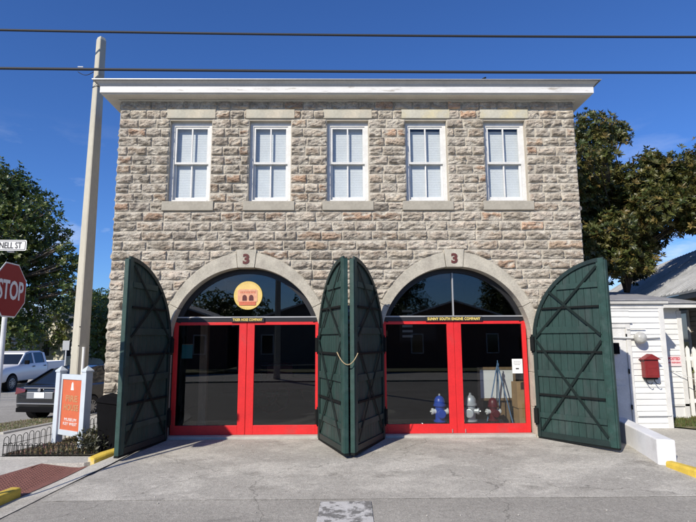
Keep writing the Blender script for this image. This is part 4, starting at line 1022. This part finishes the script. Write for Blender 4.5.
mb = MB(); mb.box(AX1-.09,AX1+.02,YA-.03,YA+.08,AZ0,AZ1-.04); mb.box(AX0,AX1+.03,YA-.035,YA-.002,AZ1-.10,AZ1); mb.box(6.20,6.30,YA-.035,YA,AZ0,2.18); mb.box(5.40,6.30,YA-.036,YA,2.18,2.28); mb.box(5.38,6.34,YA-.06,YA,2.281,2.305); mb.box(5.40,5.50,YA-.035,YA,AZ0,2.18)
mb.build('trim', M['white'], ax, bevel=.004)
mb = MB(); mb.box(5.503,6.197,YA-.015,YA+.02,.06,2.178)
for (a,b) in ((5.58,5.81),(5.89,6.12)):
    for (c,d) in ((.18,.95),(1.08,2.05)):
        mb.box(a,b,YA-.024,YA-.016,c,d)
dr = mb.build('door', M['white'], ax, bevel=.004)
mb = MB(); 
for z in (.45,1.2,1.95): mb.box(6.185,6.215,YA-.045,YA-.036,z,z+.10)
mb.build('hinge', M['iron'], dr)
mb = MB(); mb.box(AX0,AX1+.10,YA-.10,YA-.037,AZ1,AZ1+.065); mb.build('eave_board', M['crown'], ax, bevel=.004)
mb = MB(); mb.add([(AX0,YA-.12,2.77),(AX1+.12,YA-.12,2.77),(AX1+.12,YA+3.6,3.22),(AX0,YA+3.6,3.22),(AX0,YA-.12,2.795),(AX1+.12,YA-.12,2.795),(AX1+.12,YA+3.6,3.25),(AX0,YA+3.6,3.25)], [(0,3,2,1),(4,5,6,7),(0,1,5,4),(1,2,6,5),(2,3,7,6),(3,0,4,7)])
mb.add([(5.0,2.0,2.95),(6.4,2.3,2.98),(6.6,5.5,3.55),(5.0,5.5,3.55),(5.0,2.0,2.8),(6.4,2.3,2.8),(6.6,5.5,2.8),(5.0,5.5,2.8)], [(0,1,2,3),(0,4,5,1),(1,5,6,2)])
mb.build('roof', M['shingle'], ax)
mb = MB(); mb.tube([(6.32,YA-.045,.32),(6.5,YA-.045,.32),(7.02,YA-.045,.32),(7.1,YA+.02,.32)], .012, 6); mb.tube([(5.9,YA-.05,1.975),(6.5,YA-.05,1.955),(6.92,YA-.05,1.975)], .022, 6); mb.build('conduit', M['galv'], ax)
# second section set back
a2 = tag(empty('rear_wing', (0,0,0)), 'set-back white clapboard wing with a thin grey roof behind the red and white notice', 'building')
Y2 = 2.15
mb = MB(); mb.box(AX1+.021,8.18,Y2,Y2+3.5,.04,2.74); clapboards(mb, AX1+.021, 8.09, .42, 2.55, Y2, .125); mb.build('wall', M['clap'], a2)
mb = MB(); mb.box(8.09,8.20,Y2-.03,Y2+.08,.08,2.6); mb.box(AX1+.02,8.2,Y2-.03,Y2-.001,.36,.42); mb.build('trim', M['white'], a2, bevel=.004)
mb = MB(); mb.box(AX1+.13,8.42,Y2-.32,Y2-.29,2.66,2.76); mb.box(AX1+.13,8.42,Y2-.288,Y2-.01,2.66,2.68); mb.build('fascia', M['white'], a2, bevel=.004)
mb = MB(); mb.add([(AX1+.121,Y2-.36,2.763),(8.47,Y2-.36,2.763),(8.47,Y2+3.2,3.30),(AX1+.121,Y2+3.2,3.30),(AX1+.121,Y2-.36,2.80),(8.47,Y2-.36,2.80),(8.47,Y2+3.2,3.34),(AX1+.121,Y2+3.2,3.34)], [(0,3,2,1),(4,5,6,7),(0,1,5,4),(1,2,6,5),(2,3,7,6),(3,0,4,7)]); mb.build('roof', M['shingle'], a2)
# round porch lamp
p = at(639,338,YA-.1)
r_ = tag(empty('porch_lamp', (p.x,YA-.04,p.z)), 'round frosted glass lamp on the annex wall above the red mailbox', 'lamp')
mb = MB(); mb.lathe([(.09,0),(.09,.03),(.07,.035)], 18, M=FLAT); mb.build('base', M['greyline'], r_)
mb = MB(); mb.lathe([(.075,.03),(.115,.06),(.13,.10),(.125,.15),(.10,.19),(.06,.215),(.02,.225)], 20, M=FLAT); mb.build('globe', M['frosted'], r_, smooth=True)
mb = MB(); mb.box(-.22,.18,-.02,.0,.185,.2); mb.build('drip_ledge', M['white'], r_)
# mailbox
p = at(650,368,YA-.1)
r_ = tag(empty('mailbox', (p.x,YA-.03,p.z-.22)), 'dark red house-shaped mailbox with black paper hooks on the annex wall', 'mailbox')
mb = MB(); mb.box(-.15,.15,-.15,0,.02,.40); mb.build('box', M['boxred'], r_, bevel=.008)
mb = MB(); mb.add([(-.20,-.19,.40),(.20,-.19,.40),(0,-.19,.52),(-.20,.01,.40),(.20,.01,.40),(0,.01,.52)], [(0,1,2),(3,5,4),(0,2,5,3),(1,4,5,2),(0,3,4,1)]); mb.build('gable_roof', M['boxred'], r_, bevel=.006)
mb = MB(); mb.box(-.11,.11,-.158,-.151,.06,.34); mb.box(-.08,.08,-.164,-.159,.22,.27); mb.build('front_flap', M['boxred'], r_, bevel=.003)
for xx in (-.09,.09):
    mb = MB(); mb.tube([(xx,-.04,.03),(xx,-.05,-.06),(xx+.02,-.09,-.11),(xx+.05,-.14,-.115),(xx+.07,-.15,-.08)], .009, 6); mb.build('hook', M['iron'], r_)
mb = MB(); mb.box(-.13,.13,-.12,-.01,-.02,.02); mb.build('bottom_bracket', M['iron'], r_)
# notice
p = at(674,361,Y2-.03)
r_ = tag(empty('warning_notice', (p.x,Y2-.035,p.z)), 'small white notice with red print on the set-back white wing', 'notice')
mb = MB(); mb.box(-.17,.17,-.004,0,-.12,.12); mb.build('plate', M['signpink'], r_)
text('POSTED', .07, .28, M['signredtext'], r_, T((0,-.007,.055)), 'lettering', .002, bold=.03)
text('NO TRESPASSING', .035, .29, M['signredtext'], r_, T((0,-.007,-.035)), 'lettering', .002, bold=.02)
mb = MB(); p = at(663,366,Y2-.04); q = at(697,380,Y2-.2); mb.tube([p, p.lerp(q,.5)+Vector((0,0,-.02)), q], .008, 6); tag(mb.build('slack_cord', M['galv']), 'thin slack cord running from the white wing to the picket fence', 'cord')
mb = MB(); mb.box(5.86,5.98,YA-.14,YA-.02,1.62,1.86); mb.box(5.80,5.86,YA-.12,YA-.04,1.70,1.80); tag(mb.build('camera_box', M['blackplastic'], bevel=.01), 'small black box fixed to the annex door frame beside the open green leaf', 'box')
# picket fence
r_ = tag(empty('picket_fence', (8.24,2.35,.06)), 'tall white picket fence right of the annex', 'fence')
pk = MB()
for i in range(5):
    x = .02+.155*i; h_ = 1.68+.02*math.sin(i*1.7)
    pk.prism([(x-.047,0.03),(x+.047,.03),(x+.047,h_-.07),(x,h_),(x-.047,h_-.07)], -.012, .012)
pk.build('pickets', M['fencewhite'], r_)
for z in (.35,1.35): mb = MB(); mb.box(-.05,.70,.014,.055,z,z+.09); mb.build('rail', M['fencewhite'], r_)
# old house with big metal roof
G = Vector((8.65,2.6,0)); dR = Vector((math.sin(R(13.7)), math.cos(R(13.7)), 0)); 
oh = tag(empty('neighbour_house', (7.99,.33,0), R(-13.7)), 'old tan-sided house with a big seamed metal roof rising behind the annex', 'building')
# local: y along the eave (back), x inland
mb = MB(); mb.box(.45,9,1.0,16,.0,3.05); 
for k in range(24): mb.box(.415,.45,1.0,16,.1+.12*k,.1+.12*k+.105)
mb.build('wall', M['tanboards'], oh)
mb = MB(); 
mb.add([(0,0,3.03),(0,18,3.03),(3.6,18,5.28),(3.6,0,5.28),(7.2,18,3.03),(7.2,0,3.03),(0,0,3.08),(0,18,3.08),(3.6,18,5.33),(3.6,0,5.33),(7.2,18,3.08),(7.2,0,3.08)], [(6,9,8,7),(9,11,10,8),(0,1,2,3),(3,2,4,5),(0,3,9,6),(3,5,11,9),(0,6,7,1),(5,4,10,11)])
for k in range(60):
    y = .05+.30*k; mb.add([(0,y,3.08),(3.6,y,5.33),(3.6,y,5.37),(0,y,3.12),(0,y+.035,3.08),(3.6,y+.035,5.33),(3.6,y+.035,5.37),(0,y+.035,3.12)], [(0,1,2,3),(4,7,6,5),(3,2,6,7),(0,3,7,4)])
mb.build('roof', M['seam'], oh)
mb = MB(); mb.box(0.02,.06,0,18,2.90,3.03); mb.build('fascia', M['blackpaint'], oh)
mb = MB()
for y0 in (3.05,6.4):
    mb = MB(); mb.box(.36,.41,y0,y0+.07,1.2,2.6); mb.box(.36,.41,y0+.85,y0+.92,1.2,2.6); mb.box(.36,.41,y0,y0+.92,2.6,2.68); mb.box(.36,.41,y0+.07,y0+.85,1.85,1.90)
    wo = mb.build('window', M['white'], oh); mb = MB(); mb.box(.40,.412,y0+.05,y0+.9,1.2,2.6); mb.build('pane', M['carglass'], wo)

# ------------------------------------------------------------------ vegetation
rng = np.random.default_rng(11)
def leaves_mesh(name, clumps, mat_, lw, ll, per, n_per_m2, cols, parent, seed=0, droop=.3, bright=np.array([1.5,1.5,1.2])):
    rg = np.random.default_rng(seed+5); V = []; C_ = []
    for (c, r3) in clumps:
        c = np.array(c); r3 = np.array(r3)
        area = 4*math.pi*((r3[0]*r3[1]+r3[0]*r3[2]+r3[1]*r3[2])/3)
        n = int(area*n_per_m2)
        d = rg.normal(size=(n,3)); d /= np.linalg.norm(d,axis=1)[:,None]
        # lumpy outline
        lump = 1 + .16*np.sin(d[:,0]*5+c[0]*3)*np.cos(d[:,1]*4+c[1]) + .12*np.sin(d[:,2]*7+c[2]*5)
        rad = (1-rg.random(n)**2.2*.55)*lump
        p = c + d*r3*rad[:,None]
        tw = rg.normal(scale=.10,size=(n,3)); p += tw
        up_ = d*.7 + np.array([0,0,.5]) + rg.normal(scale=.35,size=(n,3)); up_ /= np.linalg.norm(up_,axis=1)[:,None]
        e1 = np.cross(up_, rg.normal(size=(n,3))); e1 /= np.linalg.norm(e1,axis=1)[:,None]; e2 = np.cross(up_, e1)
        clust = rg.random(n)
        col0 = cols[rg.integers(0,len(cols),n)]*(.75+.5*clust)[:,None]
        for k in range(per):
            a = 2*math.pi*(k+rg.random(n)*.5)/per; rdir = e1*np.cos(a)[:,None]+e2*np.sin(a)[:,None]
            el = .25+rg.random(n)*.6; el2 = (droop*rg.random(n))
            dirv = rdir*np.cos(el)[:,None]+up_*np.sin(el)[:,None]; dirv[:,2] -= el2; dirv /= np.linalg.norm(dirv,axis=1)[:,None]
            side = np.cross(dirv, up_); side /= (np.linalg.norm(side,axis=1)[:,None]+1e-6)
            L_ = ll*(.7+.6*rg.random(n)); W_ = lw*(.7+.6*rg.random(n))
            b = p + dirv*(L_*.08)[:,None]; m1 = p + dirv*(L_*.55)[:,None]; tip = p + dirv*L_[:,None]
            V.append(np.stack([b, m1+side*W_[:,None]/2, tip, m1-side*W_[:,None]/2], axis=1))
            C_.append(col0*(.8+.4*rg.random(n))[:,None])
    V = np.concatenate(V).reshape(-1,3); C_ = np.concatenate(C_)*bright; nf = len(C_)
    me = bpy.data.meshes.new(name); me.vertices.add(len(V)); me.vertices.foreach_set('co', V.ravel())
    me.loops.add(nf*4); me.loops.foreach_set('vertex_index', np.arange(nf*4)); me.polygons.add(nf); me.polygons.foreach_set('loop_start', np.arange(nf)*4); me.update(); me.validate()
    at_ = me.attributes.new('tone','FLOAT_COLOR','FACE'); a = np.ones((nf,4),dtype=np.float32); a[:,:3] = np.clip(C_,0,1); at_.data.foreach_set('color', a.ravel()); me.materials.append(mat_)
    o = bpy.data.objects.new(name, me); COL.objects.link(o)
    if parent is not None: o.parent = parent
    return o
def tree(loc, clumps, label, cols, lw, ll, per, dens, trunk_r, seed, group='trees', cat='tree', name='tree', fork=.3):
    r_ = tag(empty(name, loc), label, cat, group)
    cl = [(tuple(np.array(c)-np.array(loc)), r3) for c, r3 in clumps]
    leaves_mesh('crown', cl, M['leaf'], lw, ll, per, dens, np.array(cols), r_, seed)
    mb = MB(); rd = random.Random(seed)
    zmin = min(c[2]-r3[2] for c, r3 in cl); fk = max(.6, zmin+fork-.5)
    mb.tube([(0,0,-.3),(.05,.03,fk*.5),(0,0,fk),], [trunk_r*1.25,trunk_r,trunk_r*.85], 10)
    for c, r3 in cl:
        mid = (c[0]*.5+rd.uniform(-.2,.2), c[1]*.5+rd.uniform(-.2,.2), fk+(c[2]-fk)*.85)
        mb.tube([(0,0,fk*.9), (c[0]*.12,c[1]*.12,fk+(c[2]-fk)*.5), mid, (c[0],c[1],c[2]+r3[2]*.3)], [trunk_r*.42,trunk_r*.3,trunk_r*.18,trunk_r*.05], 7)
        for k in range(5):
            th = rd.uniform(0,6.28); ee = (c[0]+r3[0]*.75*math.cos(th), c[1]+r3[1]*.75*math.sin(th), c[2]+rd.uniform(-.3,.7)*r3[2])
            mb.tube([mid, tuple((a+b)/2+rd.uniform(-.15,.15) for a, b in zip(mid, ee)), ee], [trunk_r*.22,trunk_r*.12,trunk_r*.03], 5)
    mb.build('trunk', M['bark'], r_, smooth=True); return r_
def pxclumps(lst, Y, dy=1.5, flat_=.9):
    out = []
    for i, (x, y, rp_) in enumerate(lst):
        yy = Y + dy*math.sin(i*2.3); c = at(x, y, yy); m_ = (yy+10.5)/525; r_ = rp_*m_
        out.append(((c.x,c.y,c.z),(r_,r_*1.1,r_*flat_)))
    return out
olive = [(.060,.065,.020),(.045,.055,.018),(.085,.078,.025),(.11,.08,.028),(.075,.07,.022),(.035,.05,.016),(.075,.072,.024),(.05,.06,.02)]
tree((9.6,7.0,0), pxclumps([(592,133,21),(618,133,11),(578,160,16),(598,176,22),(590,212,22),(614,232,20),(622,205,18),(640,180,22),(664,172,19),(688,178,24),(664,204,20),(640,222,14),(690,205,16),(715,190,34),(720,160,24),(596,250,20),(578,245,22),(628,252,9),(650,160,9),(572,190,22),(740,210,30),(604,155,10),(600,195,24),(630,195,20),(650,210,20),(675,190,24),(700,215,20),(684,222,10),(610,250,12),(604,264,15),(636,250,15),(652,236,14),(622,262,12),(588,270,14),(625,242,18),(700,218,16),(632,270,12),(630,256,16),(644,262,10)], 6.4, 1.6),
     'broad olive-leaved tree with whorled leaves rising behind the annex, right of the firehouse', olive, .055, .15, 9, 74, .10, 3)
dark = [(.040,.062,.016),(.026,.044,.012),(.06,.082,.022),(.085,.098,.026),(.03,.05,.014)]
T1 = tree((-24.2,24,-.5), pxclumps([(-8,205,38),(22,200,26),(4,238,36),(38,232,20),(52,262,22),(66,248,8),(28,272,32),(-20,270,45),(66,282,11),(40,300,18),(5,305,34),(-40,240,60),(-40,310,50),(15,335,26),(34,325,14),(8,186,22),(40,212,18),(-15,180,25),(72,262,11),(76,290,8),(60,235,10)], 24, 2.0),
     'large dark dense tree at the left behind the stop sign', dark, .13, .26, 6, 9, .45, 4)
mid = [(.070,.10,.025),(.09,.115,.03),(.045,.070,.018),(.12,.125,.035)]
T2 = tree((-19.5,34,-.5), pxclumps([(70,312,20),(98,310,18),(112,318,22),(85,330,24),(60,335,18),(104,340,22),(75,352,18),(120,345,22),(128,325,18)], 34, 2.0),
     'mid green bushy tree seen between the utility pole and the stone corner', mid, .14, .26, 6, 8, .3, 8)
T3 = tree((-27,40,-.5), pxclumps([(45,345,20),(20,350,24),(-5,345,24),(62,350,16),(82,296,12),(60,318,14)], 40, 2.0),
     'shady low tree behind the white pickup truck', dark, .16, .3, 6, 6, .3, 9)
def place_copy(src, loc, rz, k, label, group='trees'):
    c = copy_tree(src); c.location = loc; c.rotation_euler = (0,0,rz); c.scale = (k,k,k); c['label'] = label; c['group'] = group; return c
place_copy(T2, (-13,52,-.5), 1.0, 1.2, 'green tree far up the side street behind the utility pole')
place_copy(T2, (-30,52,-.5), 2.4, 1.3, 'green tree beyond the cream house at far left')
place_copy(T1, (13,-30,-.1), 2.2, .5, 'dark tree across the street, reflected in the right bay glass', 'trees across the street')
place_copy(T1, (-17,-32,-.1), 3.6, .46, 'dark tree across the street, reflected at the left of the left bay glass', 'trees across the street')
place_copy(T2, (1,-33,-.1), .4, 1.0, 'bushy tree across the street, reflected low in both bay glasses', 'trees across the street')
place_copy(T2, (-10,-36,-.1), 1.4, 1.0, 'bushy tree across the street, second from the left of the reflected row', 'trees across the street')
place_copy(T1, (-30,-40,-.1), 5.0, .5, 'large dark tree across the street, farthest left of the reflected row', 'trees across the street')
place_copy(T2, (18,-38,-.1), 3.0, 1.0, 'bushy tree across the street, between two taller reflected trees at the right', 'trees across the street')
place_copy(T2, (28,-34,-.1), 2.0, 1.3, 'bushy tree across the street, farthest right of the reflected row', 'trees across the street')
# white house across the street, seen in the glass
def small_house(loc, rz, wd, dp, h, rh, wallm, label):
    r_ = tag(empty('timber_house', loc, rz), label, 'house')
    mb = MB(); mb.box(-wd/2,wd/2,0,dp,0,h)
    mb.add([(-wd/2,0.001,h),(wd/2,0.001,h),(0,0.001,h+rh-.1),(-wd/2,dp,h),(wd/2,dp,h),(0,dp,h+rh-.1)], [(0,1,2),(3,5,4)]); mb.build('wall', wallm, r_)
    mb = MB(); e = .35
    for s_ in (-1,1): mb.add([(s_*(wd/2+e),-e,h-e*rh/(wd/2)),(0,-e,h+rh),(0,dp+e,h+rh),(s_*(wd/2+e),dp+e,h-e*rh/(wd/2)),(s_*(wd/2+e),-e,h-e*rh/(wd/2)-.12),(0,-e,h+rh-.12),(0,dp+e,h+rh-.12),(s_*(wd/2+e),dp+e,h-e*rh/(wd/2)-.12)], [(0,1,2,3),(4,7,6,5),(0,4,5,1),(0,3,7,4),(2,6,7,3)])
    mb.build('roof', M['housewhite'], r_)
    for xx in (-wd*.28, wd*.28):
        mb = MB(); mb.box(xx-.45,xx+.45,-.05,-.002,1.0,2.4); f = mb.build('window', M['white'], r_); mb = MB(); mb.box(xx-.37,xx+.37,-.06,-.051,1.08,2.32); mb.build('pane', M['carglass'], f)
    return r_
hp = at(62,322,34)
small_house((hp.x-.2,34,-.4), R(-25), 4.6, 8, 3.3, 1.35, M['houseyellow'], 'small house with a bright white gabled roof behind trees, left of the utility pole')
small_house((-27.6,31,-.4), R(0), 3.0, 8, 4.2, 1.2, M['housewhite'], 'white house at the far left edge beyond the stop sign post')
place_copy(T1, (5,-33,-.1), 4.1, .5, 'dark tree across the street, reflected behind the right bay name plate', 'trees across the street')

M['dullwall'] = mat('dull_painted_boards', (.16,.15,.14), .8, .1, 3)
M['brickwall'] = mat('dull_brick_wall', (.17,.09,.07), .9, .15, 4)
for hx_, hw_, hm_, lab_ in ((-23,9.5,'dullwall','grey boarded house across the street, leftmost of the reflected row'),(-12.5,9,'brickwall','brown brick house across the street, second from the left of the reflected row'),(-2.5,9.5,'dullwall','grey boarded house across the street, reflected in the left bay glass'),(8,9.5,'brickwall','brown brick house across the street, reflected in the right bay glass'),(18.5,9.5,'dullwall','grey boarded house across the street, rightmost of the reflected row')):
    small_house((hx_,-26-.4*abs(hx_)*.1,-.1), R(180), hw_, 8, 3.1+.05*abs(hx_)*.4, 1.5, M[hm_], lab_)
# dry stalks and small plants in the corner bed, plus verge litter
def stuff(name, n, region_fn, z, label, cols, lw, ll, cat):
    rg = random.Random(3); V = []; F = []; C_ = []
    k = 0
    while k < n:
        x, y = region_fn(rg); zz = Hw(x,y)+z; th = rg.uniform(0,6.28); l = ll*rg.uniform(.4,1.2); ti = rg.uniform(.05,1.2)
        dx_, dy_ = math.cos(th)*math.sin(ti)*l, math.sin(th)*math.sin(ti)*l; dz_ = math.cos(ti)*l; sx_, sy_ = -math.sin(th)*lw/2, math.cos(th)*lw/2
        b = len(V); V += [(x-sx_,y-sy_,zz),(x+sx_,y+sy_,zz),(x+dx_,y+dy_,zz+dz_)]; F.append((b,b+1,b+2)); C_.append([c*rg.uniform(.6,1.3) for c in rg.choice(cols)]); k += 1
    o = mesh_cols(name, V, F, C_, M['leaf'], None); tag(o, label, cat, kind='stuff'); return o
bed = [(-5.98,-.66),(-4.52,-.70),(-4.2,-.5),(-4.0,-.3),(-4.66,.1),(-4.7,2.6),(-5.38,2.25),(-5.66,.5)]
def in_bed(rg):
    while True:
        p = (rg.uniform(-6.1,-3.9), rg.uniform(-.8,2.7))
        if inside(p, bed): return p
stuff('dry_plants', 9000, in_bed, .015, 'dry brown stalks and leaf litter in the fenced corner bed', [(.26,.20,.12),(.32,.25,.15),(.18,.14,.08),(.12,.12,.05),(.09,.07,.04)], .022, .06, 'litter')
vg = [(-9.5,-2.8),(-8.7,-1.6),(-7.85,2),(-7.2,4.2),(-8.3,4.8),(-8.95,3.9),(-9.2,3)]
def in_vg(rg):
    while True:
        p = (rg.uniform(-9.6,-7), rg.uniform(-2.8,5))
        if inside(p, vg): return p
stuff('verge_grass', 7000, in_vg, -.01, 'patchy dry grass and leaves on the verge by the dark sedan', [(.24,.20,.11),(.16,.15,.06),(.12,.13,.05),(.30,.26,.18)], .014, .05, 'grass')
def in_lawn(rg): return rg.uniform(7.15,10), rg.uniform(1.0,3.2)
def lawn():
    rg = random.Random(5); V = []; F = []; C_ = []
    for k in range(9000):
        x, y = in_lawn(rg); th = rg.uniform(0,6.28); l = rg.uniform(.02,.07); b = len(V)
        V.extend([(x-.008,y,.085),(x+.008,y,.085),(x+.03*math.cos(th),y+.03*math.sin(th),.085+l)]); F.append((b,b+1,b+2)); C_.append([c*rg.uniform(.6,1.3) for c in rg.choice([(.12,.14,.04),(.18,.16,.07),(.09,.11,.03)])])
    tag(mesh_cols('lawn_grass', V, F, C_, M['leaf'], None), 'patch of short grass in front of the picket fence', 'grass', kind='stuff')
lawn()
# a few dark shrublets by the bin and one by the fence
for i, (x, y, r0, lab, cols_) in enumerate((( -4.42,-.48,.15,'small dark leafy plant at the foot of the black bin', [(.02,.022,.012),(.03,.03,.015)]), (-4.72,-.30,.13,'low dark plant between the orange sign and the black bin', [(.03,.032,.014),(.05,.045,.02)]))):
    r_ = tag(empty('small_plant', (x,y,-.04)), lab, 'plant', 'small plants in the corner bed')
    leaves_mesh('foliage', [((0,0,.16),(r0,r0,.16))], M['leaf'], .03, .10, 5, 260, np.array(cols_), r_, 20+i)
    mb = MB(); 
    for k in range(5): mb.tube([(0,0,0),(.08*math.cos(k*1.3),.08*math.sin(k*1.3),.24)], .005, 5)
    mb.build('stem', M['bark'], r_)
r_ = tag(empty('potted_shrub', (8.72,2.05,.08)), 'small green shrub in front of the picket fence at the right edge', 'plant')
leaves_mesh('foliage', [((0,0,.75),(.13,.13,.22))], M['leaf'], .04, .10, 5, 220, np.array(mid), r_, 31)
mb = MB(); mb.tube([(0,0,0),(0,0,.7)], .02, 6); mb.build('stem', M['bark'], r_)
# street litter on the ground
mb = MB(); rg = random.Random(9)
for k in range(60):
    x, y = rg.uniform(-3.2,4.8), rg.uniform(-4.5,-.3); s_ = rg.uniform(.006,.016); z = H(x,y)+.006
    mb.lathe([(s_,z),(s_*.6,z+s_*.7)], 5, M=T((x,y,0)))
tag(mb.build('gravel_bits', M['slab']), 'scattered small stones on the worn apron', 'gravel', kind='stuff')

bp_ = copy_tree(bpy.data.objects['utility_pole']); bp_.location = (-3.4,-17.2,-.1); bp_['label'] = 'concrete utility pole across the street, reflected in the left bay glass'; bp_['group'] = 'utility poles'; bpy.data.objects['utility_pole']['group'] = 'utility poles'
